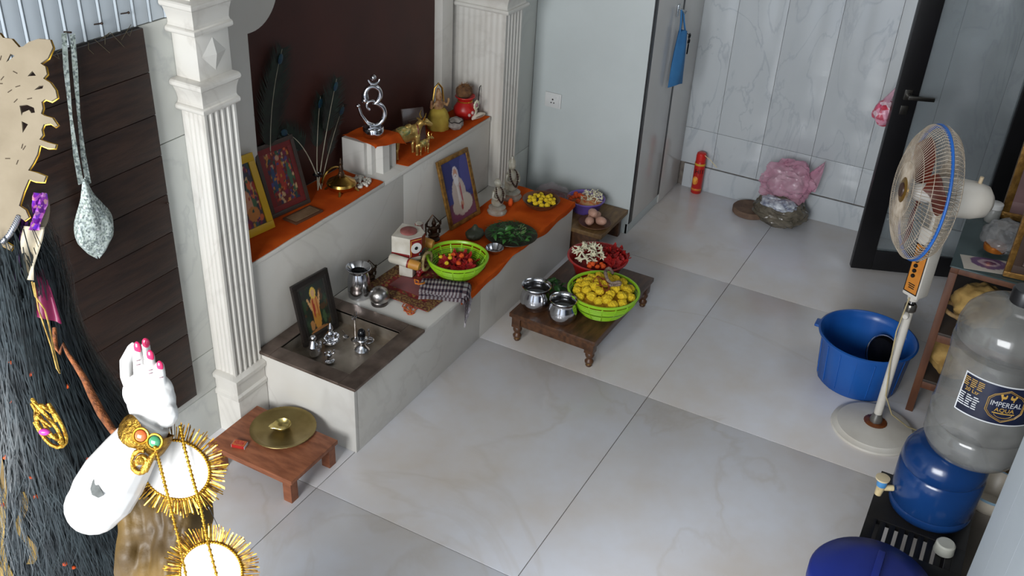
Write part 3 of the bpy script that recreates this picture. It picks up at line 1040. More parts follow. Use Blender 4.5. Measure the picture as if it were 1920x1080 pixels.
tag(o, 'brown dried pod between the red pot and the far column', 'pod')

# ------------------------------------------------------------------ metal tray sunk into the bench
ty = thing('metal_tray', 'square dull steel basin tray set into the near end of the bench', 'tray', (0, 0, 0))
TX0, TX1, TY0, TY1 = -0.012, 0.452, -0.014, 0.444
IX0, IX1, IY0, IY1 = 0.055, 0.385, 0.06, 0.385
TZ = BZ + 0.014
b = B()
for (a, b_, c, d) in ((TX0, TX1, TY0, IY0), (TX0, TX1, IY1, TY1), (TX0, IX0, IY0, IY1), (IX1, TX1, IY0, IY1)):
    b.bb(a, b_, c, d, BZ + 0.001, TZ, 0.003)
b.build('rim', M('tarnished_steel_rim', (136, 120, 110), (88, 76, 68), scale=10, rough=0.4, metal=0.7, bump=0.06, rvar=0.08), ty, 30)
b = B()
zf = BZ - 0.045
for (p0, p1) in (((IX0, IY0), (IX1, IY0)), ((IX1, IY0), (IX1, IY1)), ((IX1, IY1), (IX0, IY1)), ((IX0, IY1), (IX0, IY0))):
    b.quad((p0[0], p0[1], TZ - 0.002), (p1[0], p1[1], TZ - 0.002), (p1[0], p1[1], zf), (p0[0], p0[1], zf))
b.quad((IX0, IY0, zf), (IX1, IY0, zf), (IX1, IY1, zf), (IX0, IY1, zf))
bmesh.ops.remove_doubles(b.bm, verts=b.bm.verts[:], dist=0.0005)
b.build('basin', steel_dull, ty, 30)
zf += 0.001

art_tray = shapes((30, 40, 30), busy(31, None, [(30, 50, 34), (44, 60, 40), (70, 50, 30), (36, 36, 30)], 60, 0.12) +
                  [(0.5, 0.35, 0.13, 0.3, (176, 120, 48)), (0.5, 0.55, 0.15, 0.18, (190, 130, 70)), (0.5, 0.78, 0.1, 0.11, (206, 170, 70)), (0.5, 0.78, 0.055, 0.07, (196, 150, 110)),
                   (0.33, 0.6, 0.03, 0.14, (196, 150, 100), 0.4), (0.67, 0.64, 0.03, 0.14, (196, 150, 100), -0.3), (0.45, 0.5, 0.03, 0.2, (150, 50, 36)), (0.57, 0.5, 0.02, 0.2, (150, 60, 36)),
                   (0.3, 0.2, 0.07, 0.1, (160, 110, 60)), (0.74, 0.25, 0.06, 0.12, (60, 80, 50)), (0.5, 0.06, 0.3, 0.05, (150, 100, 56))])
framed('framed_picture', 'black framed picture of a golden standing deity leaning inside the steel tray', 0.195, 0.262, 0.02, M('black_wood_frame', (38, 32, 28), (26, 22, 20), scale=12, rough=0.4), art_tray,
       (0.255, 0.348, zf + 0.004), -0.1, 0.2, inner=(M('dark_mount', (44, 40, 36), rough=0.5), 0.012))


# ------------------------------------------------------------------ small silver figures in the tray
def silver_fig(label, loc, rz, kind, s=1.0):
    t = thing('silver_figurine', label, 'figurine', loc, rz, None, s)
    b = B()
    if kind == 'lean':
        b.ball((0, 0, 0.012), (0.026, 0.016, 0.012), 2).tube([(-0.012, 0, 0.014), (-0.018, 0, 0.04), (-0.012, 0, 0.058)], [0.013, 0.013, 0.009], 10).ball((-0.01, 0, 0.068), (0.01, 0.01, 0.012), 2)
        b.tube([(-0.014, -0.01, 0.05), (-0.002, -0.018, 0.035), (0.008, -0.014, 0.022)], 0.005, 8).tube([(0.004, 0, 0.012), (0.034, 0, 0.014), (0.042, 0, 0.026)], [0.012, 0.009, 0.004], 8)
    elif kind == 'seat':
        b.ball((0, 0, 0.008), (0.024, 0.02, 0.009), 2).ball((0, 0.004, 0.03), (0.015, 0.012, 0.02), 2).ball((0, 0.002, 0.058), (0.0095, 0.0095, 0.011), 2).tube([(0, 0.002, 0.064), (0, 0.002, 0.08)], [0.008, 0.0025], 8)
        for sg in (-1, 1):
            b.tube([(sg * 0.012, 0, 0.042), (sg * 0.023, -0.004, 0.032), (sg * 0.016, -0.014, 0.024)], 0.005, 8)
            b.tube([(sg * 0.004, 0, 0.016), (sg * 0.024, -0.01, 0.016), (sg * 0.004, -0.018, 0.014)], 0.007, 8)
    elif kind == 'tiny':
        b.ball((0, 0, 0.006), (0.018, 0.014, 0.007), 2).ball((0, 0, 0.022), (0.009, 0.008, 0.014), 2).ball((0, 0, 0.04), 0.0065, 2)
        for sg in (-1, 1):
            b.tube([(sg * 0.007, 0, 0.03), (sg * 0.017, -0.003, 0.036), (sg * 0.014, -0.004, 0.048)], 0.0032, 6)
    b.fuse('body', silver, t, 0.0018, 2)
    return t


silver_fig('silver figurine reclining below the left corner of the black framed picture', (0.145, 0.292, zf), 0.3, 'lean', 1.3)
silver_fig('seated silver figurine with pointed crown before the black framed picture', (0.237, 0.287, zf), -0.6, 'seat', 1.25)
silver_fig('tiniest silver figurine, nearest the front rim of the steel tray', (0.135, 0.215, zf), -0.5, 'tiny', 1.25)
lg = thing('lingam_stand', 'black egg shaped stone on a silver pedestal stand in the tray', 'ornament', (0.268, 0.16, zf), 0, None, 1.15)
B().lathe([(0, 0), (0.024, 0.0), (0.026, 0.005), (0.02, 0.013), (0.012, 0.022), (0.01, 0.03), (0.012, 0.036), (0.019, 0.042), (0.019, 0.052), (0.013, 0.055), (0, 0.055)], 28).build('stand', silver, lg)
B().ball((0, 0, 0.068), (0.0145, 0.0145, 0.021), 3).build('egg_stone', black_obj, lg)
B().tube([(0.018 * math.cos(a * PI / 8), 0.018 * math.sin(a * PI / 8), 0.047) for a in range(16)], 0.0028, 6, True).build('ring', silver, lg)
tdt = thing('silver_trident', 'slim silver trident standing on a small foot in the tray', 'trident', (0.312, 0.225, zf))
B().lathe([(0, 0), (0.018, 0), (0.019, 0.004), (0.006, 0.009), (0.003, 0.014), (0, 0.014)], 20).build('foot', silver, tdt)
b = B().tube([(0, 0, 0.01), (0, 0, 0.105)], 0.0025, 8).tube([(-0.014, 0, 0.128), (-0.013, 0, 0.105), (0, 0, 0.098), (0.013, 0, 0.105), (0.014, 0, 0.128)], [0.001, 0.0026, 0.0028, 0.0026, 0.001], 6).tube([(0, 0, 0.1), (0, 0, 0.135)], [0.003, 0.001], 6)
b.build('shaft', silver, tdt)
snk = thing('silver_serpent', 'small silver hooded serpent stand behind the black egg stone', 'ornament', (0.322, 0.165, zf))
pts = [(0.022 * math.cos(k * 0.7) * (1 - k * 0.03), 0.022 * math.sin(k * 0.7) * (1 - k * 0.03), 0.004 + k * 0.0016) for k in range(12)] + [(0.0, 0, 0.035), (0.002, 0, 0.055), (-0.004, 0, 0.068), (-0.01, 0, 0.066)]
B().tube(pts, [0.0035] * 12 + [0.0035, 0.004, 0.005, 0.002], 8).build('coil', silver, snk, 60)
cup_ = thing('silver_spoon', 'little silver spoon lying on the tray floor behind the reclining figurine', 'spoon', (0.3, 0.262, zf + 0.001), 0.9)
B().lathe([(0, 0.002), (0.008, 0.003), (0.013, 0.008), (0.0125, 0.0085), (0.008, 0.0045), (0, 0.0035)], 20).build('bowl', silver, cup_)
B().tube([(0.012, 0, 0.0075), (0.03, 0, 0.006), (0.052, 0, 0.004)], [0.002, 0.0018, 0.0026], 6).build('handle', silver, cup_)

# ------------------------------------------------------------------ steel tumbler, dome, small bronzes
tb = thing('steel_tumbler', 'tall steel water pot with flared rim beside the wall on the bench', 'pot', (0.532, 0.365, BZ), 0, None, 1.12)
B().lathe([(0, 0), (0.036, 0), (0.041, 0.004), (0.043, 0.02), (0.043, 0.04), (0.042, 0.044), (0.043, 0.05), (0.041, 0.075), (0.036, 0.098), (0.034, 0.106), (0.042, 0.118), (0.047, 0.122), (0.048, 0.125), (0.046, 0.127), (0.04, 0.121), (0.031, 0.108), (0.034, 0.09), (0.038, 0.06), (0.036, 0.03), (0, 0.03)], 40).build('body', steel, tb)
B().lathe([(0, 0.088), (0.0335, 0.088)], 32).build('water', M('dark_water', (24, 24, 26), rough=0.05), tb)
dm = thing('steel_dome', 'round steel dome shaped lid pot on the bench beside the tray', 'pot', (0.53, 0.262, BZ), 0, None, 1.12)
B().lathe([(0, 0), (0.031, 0), (0.032, 0.003), (0.032, 0.012), (0.0295, 0.016)], 36).build('foot_ring', M('dark_steel', (110, 104, 100), rough=0.3, metal=1.0), dm)
B().lathe([(0.0295, 0.016), (0.036, 0.02), (0.038, 0.03), (0.036, 0.044), (0.029, 0.058), (0.017, 0.067), (0.006, 0.0705), (0, 0.071)], 36).build('dome', M('brushed_steel', (190, 186, 182), (150, 146, 142), scale=30, rough=0.28, metal=1.0), dm)


def bronze(label, loc, rz, s=1.0, kind=0, m=None):
    t = thing('bronze_figurine', label, 'figurine', loc, rz, None, s)
    b = B()
    b.lathe([(0, 0), (0.026, 0), (0.027, 0.006), (0.02, 0.012), (0, 0.012)], 18)
    b.ball((0, 0, 0.022), (0.026, 0.02, 0.012), 2).ball((0, 0.002, 0.044), (0.017, 0.013, 0.022), 2).ball((0, 0, 0.076), (0.011, 0.011, 0.013), 2)
    for sg in (-1, 1):
        b.tube([(sg * 0.014, 0, 0.058), (sg * 0.028, -0.002, 0.046), (sg * 0.02, -0.012, 0.036)], 0.0055, 8)
        b.tube([(sg * 0.016, 0.002, 0.06), (sg * 0.032, 0.002, 0.068), (sg * 0.03, 0, 0.086)], [0.005, 0.0045, 0.004], 8)
    if kind == 0:
        b.tube([(0, 0, 0.082), (0, 0, 0.104)], [0.009, 0.002], 8)
    b.fuse('body', m or bronze_dark, t, 0.0024, 2)
    if kind == 0:
        B().tube([(-0.03, 0.012, 0.02), (-0.032, 0.013, 0.07), (0, 0.014, 0.11), (0.032, 0.013, 0.07), (0.03, 0.012, 0.02)], 0.0035, 6).build('arch', bronze_dark, t)
    return t


bronze('small dark bronze figurine against the wall behind the steel tumbler', (0.66, 0.40, BZ), -0.6, 0.85)
bronze('dark bronze figurine with arched back plate between the wooden idol and the bearded portrait', (1.115, 0.37, BZ + 0.003), -0.6, 1.1)
gb = thing('green_mound', 'small dark green cone shaped mound on the orange cloth', 'ornament', (1.225, 0.215, BZ + 0.004))
B().ball((0, 0, 0.026), (0.05, 0.042, 0.027), 3, None, lambda c: 1 + 0.14 * noise.noise(c * 3)).tube([(0, 0, 0.03), (0.002, 0, 0.06), (0.004, 0, 0.074)], [0.03, 0.016, 0.007], 10).fuse('mound', M('green_bronze', (52, 56, 40), (36, 36, 28), scale=20, rough=0.6), gb, 0.004, 2)

# ------------------------------------------------------------------ brocade mat and orange cloth on the bench
cloth('orange_cloth', 'long orange cloth covering the far half of the bench top', 0.735, 1.842, 0.0, 0.36, BZ, 0.036, orange_cloth, 5, nx=70, wav=0.018)
broc = pattern('red_brocade', 'cells', [(110, 26, 24), (126, 34, 28), (96, 20, 22), (140, 100, 50), (112, 28, 26), (90, 60, 36), (120, 30, 26)], 95, 0.8, bump=0.2)
mt = thing('brocade_mat', 'red brocade mat under the wooden idol', 'mat', (0.755, 0.21, BZ + 0.006), -0.04)
B().bb(-0.175, 0.265, -0.165, 0.165, 0, 0.004, 0.0015).build('cloth', broc, mt)
bord = pattern('gold_brocade_border', 'cells', [(110, 80, 42), (84, 32, 28), (140, 110, 60), (96, 56, 34)], 140, 0.7, bump=0.2)
for (a, b_, c, d) in ((-0.175, 0.265, -0.165, -0.115), (-0.175, 0.265, 0.115, 0.165), (-0.175, -0.125, -0.115, 0.115), (0.215, 0.265, -0.115, 0.115)):
    B().bb(a + 0.001, b_ - 0.001, c + 0.001, d - 0.001, 0.004, 0.0055).build('border', bord, mt)
B().bb(-0.1, 0.0, -0.09, 0.09, 0.004, 0.005).build('centre_panel', M('plain_red_velvet', (120, 24, 20), (104, 18, 18), scale=10, rough=0.8, sheen=0.3), mt)

# ------------------------------------------------------------------ wooden idol with round eyes
jz = BZ + 0.0115
jg = thing('wooden_idol', 'painted wooden idol with huge round eyes and stub arms on the brocade mat', 'idol', (0.79, 0.29, jz), 0.22, None, 1.06)
idw = M('idol_white', (206, 200, 188), (184, 176, 160), scale=20, rough=0.5)
idr = M('idol_red', (130, 26, 22), (110, 18, 18), scale=14, rough=0.45)
idk = M('idol_black', (20, 18, 20), rough=0.4)
ido = M('idol_ochre', (196, 140, 60), (176, 120, 46), scale=20, rough=0.5)
B().bb(-0.036, 0.036, -0.03, 0.03, 0, 0.085, 0.006).build('trunk', idw, jg)
b = B()
prof = [(0.05, 0.1), (0.066, 0.12), (0.072, 0.15), (0.066, 0.19), (0.05, 0.2), (0.0, 0.2)]
b.prism([(-0.058, -0.028), (-0.018, -0.062), (0.018, -0.062), (0.058, -0.028), (0.058, 0.05), (-0.058, 0.05)], 0.085, Matrix.Translation((0, 0, 0.105)))
b.prism([(-0.058, -0.028), (-0.018, -0.058), (0.018, -0.058), (0.058, -0.028), (0.045, 0.04), (-0.045, 0.04)], 0.022, Matrix.Translation((0, 0, 0.085)))
b.build('head', idw, jg, 20)
B().bb(-0.0592, 0.0592, -0.027, 0.0512, 0.104, 0.118, 0.001).build('red_band', idr, jg)
B().lathe([(0, 0.1905), (0.034, 0.1905), (0.034, 0.196), (0.03, 0.199), (0, 0.199)], 30).build('crown_patch', M('crown_pink', (150, 92, 86), (120, 60, 56), scale=20, rough=0.6), jg)
for sg in (-1, 1):
    ang = math.atan2(0.034, 0.04) * sg
    mm = Matrix.Translation((sg * 0.038, -0.0452, 0.145)) @ Matrix.Rotation(ang, 4, 'Z')
    B().bb(-0.026, 0.026, -0.0022, 0.001, -0.04, 0.042, 0.0008).build('face_panel', idr, jg, 40, mm)
    fp = B().bb(-0.0245, -0.021, -0.0034, -0.002, -0.034, 0.038).bb(-0.0245, 0.0245, -0.0034, -0.002, 0.034, 0.038)
    fp.build('face_border', ido, jg, 40, mm)
    mm2 = mm @ Matrix.Rotation(PI / 2, 4, 'X')
    ey = B().lathe([(0, 0.0042), (0.0235, 0.0042), (0.0235, 0.002), (0, 0.002)], 30).build('eye', M('eye_white', (222, 220, 214), rough=0.35), jg, 40, mm2)
    B().lathe([(0, 0.0052), (0.0075, 0.0052), (0.0075, 0.004), (0, 0.004)], 18).build('pupil', idk, ey)
B().ball((0, -0.058, 0.112), (0.034, 0.01, 0.014), 2).build('chin', idk, jg)
B().bb(-0.014, 0.014, -0.064, -0.0615, 0.125, 0.186, 0.0006).build('nose_panel', idr, jg)
for sg in (-1, 1):
    mm = Matrix.Translation((sg * 0.078, -0.01, 0.095 if sg < 0 else 0.115)) @ Matrix.Rotation(PI / 2 + 0.12, 4, 'X')
    ar = B().lathe([(0, -0.062), (0.014, -0.062), (0.019, -0.055), (0.019, 0.058), (0.016, 0.066), (0, 0.066)], 24).build('arm', idw, jg, 40, mm)
    B().lathe([(0.0192, 0.022), (0.0198, 0.024), (0.0198, 0.056), (0.0165, 0.067), (0, 0.0675)], 24).build('arm_cap', ido, ar)
    B().lathe([(0.0194, 0.016), (0.0204, 0.017), (0.0204, 0.022), (0.0194, 0.023)], 24).build('arm_ring', idr, ar)
    B().lathe([(0.011, -0.0615), (0.011, -0.0632), (0, -0.0635)], 20).build('arm_end_ring', M('crown_pink2', (150, 80, 76), rough=0.6), ar)
gar = B()
pts = [(0.05 * math.sin(a * PI / 10) * 1.0, -0.07 - 0.012 * math.sin(a * PI / 20), 0.1 - 0.06 * (0.5 - 0.5 * math.cos(a * PI / 10))) for a in range(20)]
gar.tube(pts, 0.0065, 8, True)
gar.build('garland', M('cream_cord', (190, 170, 120), (164, 140, 92), scale=90, rough=0.8, bump=0.5, bscale=200), jg, 60)
b = B()
for k in range(9):
    b.ball((random.uniform(-0.03, 0.02), -0.04 + random.uniform(-0.012, 0.008), 0.065 + random.uniform(-0.018, 0.014)), (0.012, 0.008, 0.01), 2)
b.build('gold_sash', M('gold_crumpled', (200, 176, 110), (160, 130, 70), scale=60, rough=0.35, metal=0.6), jg, 0)
b = B()
for k in range(16):
    b.ball((random.uniform(-0.03, 0.04), -0.05 + random.uniform(-0.02, 0.006), 0.035 + random.uniform(-0.03, 0.012)), (0.012, 0.009, 0.014), 2, None, lambda c: 1 + 0.2 * noise.noise(c * 4))
b.build('red_dress', M('red_satin', (140, 24, 26), (90, 14, 20), scale=30, rough=0.4), jg, 0)
ck = pattern('red_white_check', 'cells', [(206, 200, 190), (200, 190, 180), (120, 30, 30), (206, 200, 190)], 150, 0.6)
rc_ = thing('checked_roll', 'white roll with red checks standing behind the wooden idol', 'roll', (1.0, 0.375, BZ + 0.011), 0.3)
B().lathe([(0, 0), (0.0175, 0), (0.0175, 0.125), (0.015, 0.128), (0, 0.128)], 20).build('roll', idw, rc_)
b = B()
for k in range(6):
    a = k * PI / 3
    b.tube([(0.0178 * math.cos(a), 0.0178 * math.sin(a), 0.06), (0.0178 * math.cos(a), 0.0178 * math.sin(a), 0.127)], 0.0016, 5)
for k in range(4):
    b.tube([(0.0178 * math.cos(a * PI / 9), 0.0178 * math.sin(a * PI / 9), 0.068 + k * 0.018) for a in range(18)], 0.0016, 5, True)
b.build('red_lines', idr, rc_)

# ------------------------------------------------------------------ folded checked towel with fringe
def towel_mat():
    m = bpy.data.materials.new('checked_towel')
    m.use_nodes = True
    N, L = m.node_tree.nodes, m.node_tree.links
    p = N['Principled BSDF']
    p.inputs['Roughness'].default_value = 0.9
    uv = N.new('ShaderNodeUVMap')
    uv.uv_map = 'weave'
    sx = N.new('ShaderNodeSeparateXYZ')
    L.new(uv.outputs[0], sx.inputs[0])
    outs = []
    for i, f in ((0, 17.0), (1, 3.0)):
        mu = N.new('ShaderNodeMath')
        mu.operation = 'MULTIPLY'
        mu.inputs[1].default_value = f
        L.new(sx.outputs[i], mu.inputs[0])
        fr = N.new('ShaderNodeMath')
        fr.operation = 'FRACT'
        L.new(mu.outputs[0], fr.inputs[0])
        gt = N.new('ShaderNodeMath')
        gt.operation = 'GREATER_THAN'
        gt.inputs[1].default_value = 0.52
        L.new(fr.outputs[0], gt.inputs[0])
        outs.append(gt.outputs[0])
    ad = N.new('ShaderNodeMath')
    ad.operation = 'ADD'
    L.new(outs[0], ad.inputs[0])
    L.new(outs[1], ad.inputs[1])
    hf = N.new('ShaderNodeMath')
    hf.operation = 'MULTIPLY'
    hf.inputs[1].default_value = 0.5
    L.new(ad.outputs[0], hf.inputs[0])
    c = ramp(N, L, hf.outputs[0], [(0.0, (226, 220, 222)), (0.5, (140, 116, 124)), (0.9, (48, 38, 62))])
    L.new(c, p.inputs['Base Color'])
    return m


tw_m = towel_mat()
tw = thing('checked_towel', 'folded white and dark checked cotton towel hanging over the bench edge', 'towel', (0.70, 0.145, BZ + 0.0115), -1.12, None, 1.12)
# local x runs along the towel towards the bench edge, y across; layers of a folded cloth


def towel_layer(k, L_, W_, z, off):
    def fn(u, v):
        s = u * L_
        y = -W_ / 2 + W_ * v + 0.004 * math.sin(5 * u + k)
        flat_ = 0.155
        bump_ = 0.004 * math.sin(PI * v) + 0.002 * math.sin(9 * u + 3 * v + k)
        if s < flat_:
            return Vector((s - 0.02, y + off, z + bump_))
        e = s - flat_
        a = min(e / 0.02, PI / 2 * 0.98)
        dx = 0.02 * math.sin(a)
        dz = 0.02 * (1 - math.cos(a)) + max(0, e - 0.02 * PI / 2)
        return Vector((flat_ - 0.02 + dx + 0.007 * k, y + off + 0.004 * math.sin(14 * v + k), z + bump_ - dz))
    return fn


for k, (L_, W_, z, off) in enumerate(((0.255, 0.115, 0.002, -0.006), (0.24, 0.112, 0.013, 0.004), (0.222, 0.108, 0.024, 0.0))):
    b = B()
    fn = towel_layer(k, L_, W_, z, off)
    b.grid(fn, 26, 12)
    uvl = b.bm.loops.layers.uv.new('weave')
    idx = {}
    b.bm.verts.ensure_lookup_table()
    for i, v in enumerate(b.bm.verts):
        idx[v] = (i // 13 / 26, (i % 13) / 12)
    for f in b.bm.faces:
        for l in f.loops:
            l[uvl].uv = idx[l.vert]
    bmesh.ops.solidify(b.bm, geom=b.bm.faces[:], thickness=0.007)
    b.build('fold', tw_m, tw, 60)
    fr = B()
    for j in range(26):
        v = (j + 0.5) / 26
        p = fn(1.0, v)
        d = Vector((random.uniform(-0.004, 0.006), random.uniform(-0.005, 0.005), -random.uniform(0.018, 0.028)))
        fr.tube([p, p + d * 0.5 + Vector((0.002, 0, 0)), p + d], [0.0015, 0.0013, 0.0007], 4)
    tag(fr.build('fringe', M('fringe_thread', (196, 190, 190), (150, 140, 150), scale=200, rough=0.9), tw, 0), kind='stuff')
th = B()
pts = []
for k in range(60):
    a = k * 0.52
    pts.append((0.035 * math.cos(a) + 0.01 * math.sin(2.3 * a), 0.028 * math.sin(a * 1.07) + 0.012 * math.cos(1.7 * a), 0.0025 + 0.0012 * math.sin(a * 3.1)))
th.tube(pts, 0.0016, 5)
o = th.build('sacred_thread', M('orange_yellow_thread', (206, 120, 36), (190, 50, 26), scale=90, rough=0.8), None, 60)
o.location = (0.565, 0.135, BZ + 0.001)
tag(o, 'tangle of orange and yellow thread on bare marble beside the towel', 'thread')
th = B()
th.tube([(0, 0, 0), (0.012, 0.008, 0.012), (0.0, 0.02, 0.02), (-0.014, 0.006, 0.012), (-0.004, -0.012, 0.01), (0.016, -0.018, 0.006), (0.03, -0.01, 0.002)], 0.003, 6)
o = th.build('red_thread_knot', M('red_yellow_thread', (196, 60, 30), (206, 150, 40), scale=120, rough=0.8), None, 60)
o.location = (0.668, 0.16, BZ + 0.054)
tag(o, 'red and yellow thread knot lying on top of the folded towel', 'thread')


# ------------------------------------------------------------------ flowers and leaves (shared meshes)
def marigold_mesh(name, r, m, seed):
    b = B()
    rg_ = random.Random(seed)
    b.ball((0, 0, 0), (r, r, r * 0.85), 3, None, lambda c: 0.9 + 0.16 * noise.noise(c * 5 + Vector((seed, 0, 0))) + rg_.uniform(-0.07, 0.11))
    me = b.mesh(name, 0)
    me.materials.append(m)
    return me


def hibiscus_mesh(name, r, m, seed, n=5):
    b = B()
    rg_ = random.Random(seed)
    for k in range(n):
        a = k * 2 * PI / n + rg_.uniform(-0.2, 0.2)
        lift = rg_.uniform(0.1, 0.6)

        def fn(u, v, a=a, lift=lift):
            w_ = math.sin(PI * min(1, u * 0.85 + 0.1)) * 0.55
            x = r * u
            y = r * w_ * (v - 0.5) * 1.3
            z = r * (lift * u * u + 0.12 * math.sin(9 * v + 5 * u) * u)
            return Vector((x * math.cos(a) - y * math.sin(a), x * math.sin(a) + y * math.cos(a), z))
        b.grid(fn, 4, 4)
    b.ball((0, 0, r * 0.1), r * 0.14, 1)
    me = b.mesh(name, 60)
    me.materials.append(m)
    return me


def tuberose_mesh(name, r, m, seed):
    b = B()
    rg_ = random.Random(seed)
    b.tube([(-r, 0, 0), (-r * 0.2, 0, r * 0.08), (r * 0.25, 0, r * 0.05)], [r * 0.09, r * 0.13, r * 0.17], 6)
    for k in range(5):
        a = k * 2 * PI / 5
        b.tube([(r * 0.22, 0, r * 0.05), (r * 0.45, r * 0.28 * math.cos(a), r * 0.05 + r * 0.28 * math.sin(a)), (r * 0.6, r * 0.5 * math.cos(a), r * 0.05 + r * 0.5 * math.sin(a))], [r * 0.1, r * 0.13, r * 0.02], 5)
    me = b.mesh(name, 60)
    me.materials.append(m)
    return me


def leaf_mesh(name, L_, m, seed):
    b = B()

    def fn(u, v):
        w_ = L_ * 0.34 * math.sin(PI * u ** 0.8) + 0.0004
        return Vector((L_ * (u - 0.5), w_ * (v - 0.5) * 2 * 0.7, 0.12 * L_ * math.sin(PI * u) + 0.25 * w_ * abs(v - 0.5) * 2 - 0.05 * L_))
    b.grid(fn, 6, 4)
    me = b.mesh(name, 60)
    me.materials.append(m)
    return me


MG = [marigold_mesh('marigold', 1, yellow_fl, s) for s in (1, 2, 3)]
MO = [marigold_mesh('orange_marigold', 1, orange_fl, s) for s in (4, 5)]
HB = [hibiscus_mesh('red_flower', 1, red_fl, s) for s in (1, 2, 3)]
TB = [tuberose_mesh('tuberose', 1, cream_fl, s) for s in (1, 2)]
LF = [leaf_mesh('leaf', 1, leaf_m, 1), leaf_mesh('leaf', 1, leaf_d, 2)]
frg = random.Random(77)


def flower(mesh, name, label, cat, group, p, s, tilt=0.5):
    o = bpy.data.objects.new(name, mesh)
    COL.objects.link(o)
    o.location = p
    o.rotation_euler = (frg.uniform(-tilt, tilt), frg.uniform(-tilt, tilt), frg.uniform(0, 6.28))
    o.scale = (s, s, s)
    return tag(o, label, cat, group)


def heap(cx, cy, z, R_, n, rise, rmin):
    """points of a heap, spaced"""
    pts = []
    tries = 0
    while len(pts) < n and tries < 4000:
        tries += 1
        a, q = frg.uniform(0, 6.28), R_ * math.sqrt(frg.random())
        x, y = q * math.cos(a), q * math.sin(a)
        zz = rise * (1 - (q / R_) ** 2) + frg.uniform(0, 0.006)
        p = Vector((cx + x, cy + y, z + zz))
        if all((p - o).length > rmin for o in pts):
            pts.append(p)
    return pts


# ------------------------------------------------------------------ baskets and bowls
def basket(label, loc, r0, r1, h, m, rz=0.0):
    """plastic sieve basket: rim, rings and upright ribs with real gaps"""
    t = thing('plastic_basket', label, 'basket', loc, rz)
    b = B()
    rim = [(r1 - 0.004, h - 0.014), (r1 + 0.003, h - 0.012), (r1 + 0.005, h - 0.003), (r1 + 0.002, h), (r1 - 0.004, h - 0.001), (r1 - 0.007, h - 0.008), (r1 - 0.004, h - 0.014)]
    b.lathe(rim, 56)
    b.build('rim', m, t)
    b = B()
    n = 9
    for k in range(n):
        s = k / n
        r_ = r0 + (r1 - 0.004 - r0) * (1 - (1 - s) ** 1.5)
        z = 0.006 + (h - 0.022) * s
        b.tube([(r_ * math.cos(a * 2 * PI / 40), r_ * math.sin(a * 2 * PI / 40), z) for a in range(40)], 0.0032, 5, True)
    for k in range(16):
        a = k * 2 * PI / 16
        pr_ = []
        for j in range(7):
            s = j / 6
            r_ = r0 + (r1 - 0.004 - r0) * (1 - (1 - s) ** 1.5)
            pr_.append((r_ * math.cos(a), r_ * math.sin(a), 0.006 + (h - 0.02) * s))
        b.tube(pr_, 0.0036, 5)
    tag(b.build('mesh_wall', m, t), kind='stuff')
    B().lathe([(0, 0), (r0 - 0.004, 0), (r0 + 0.002, 0.004), (r0, 0.009), (0, 0.006)], 40).build('bottom', m, t)
    B().lathe([(r0 * 0.98, 0.009), (r0 + (r1 - r0) * 0.62, h * 0.42), (r1 - 0.013, h - 0.03)], 40).build('lining', M('lime_lining', (104, 140, 34), (84, 120, 26), scale=20, rough=0.5), t)
    return t


def bowl(name, label, loc, prof, m, cat='bowl', seg=44, part='body', rib=None, s=1.0):
    t = thing(name, label, cat, loc, 0, None, s)
    B().lathe(prof, seg, None, rib).build(part, m, t)
    return t


# lime basket of red blossoms on the bench
L1 = Vector((0.905, 0.115, BZ + 0.0118))
basket('lime green plastic basket of red petals on the bench beside the wooden idol', L1, 0.082, 0.132, 0.088, lime)
B_ = B().lathe([(0, 0.0), (0.08, 0.0), (0.095, 0.02), (0.06, 0.036), (0, 0.04)], 30, None, lambda a, i: 1 + 0.06 * math.sin(5 * a + i))
o = B_.build('petal_pile', M('red_petal_pile', (150, 30, 24), (110, 18, 16), scale=60, rough=0.7, bump=0.6, bscale=120), None, 60)
o.location = L1 + Vector((0, 0, 0.012))
tag(o, 'loose red petals filling the lime basket on the bench', 'petals', None, 'stuff')
for p in heap(L1.x, L1.y, L1.z + 0.045, 0.078, 17, 0.012, 0.028):
    flower(frg.choice(HB), 'red_flower', 'red blossom lying in the lime basket on the bench', 'flower', 'red blossoms in the lime basket on the bench', p, frg.uniform(0.022, 0.032))
for p in heap(L1.x + 0.01, L1.y, L1.z + 0.062, 0.06, 4, 0.006, 0.03):
    flower(frg.choice(MO), 'orange_marigold', 'orange blossom among the red petals in the lime basket on the bench', 'flower', 'orange blossoms in the bench basket', p, 0.012)
for p in heap(L1.x - 0.02, L1.y + 0.02, L1.z + 0.064, 0.05, 4, 0.006, 0.025):
    flower(frg.choice(MG), 'yellow_marigold', 'yellow blossom among the red petals in the lime basket on the bench', 'flower', 'yellow blossoms in the bench basket', p, 0.010)

bowl('steel_bowl', 'small shallow steel bowl between the lime basket and the leaves', (1.165, 0.075, BZ + 0.005), [(0, 0), (0.026, 0), (0.036, 0.012), (0.042, 0.024), (0.041, 0.025), (0.034, 0.013), (0.025, 0.003), (0, 0.003)], steel)

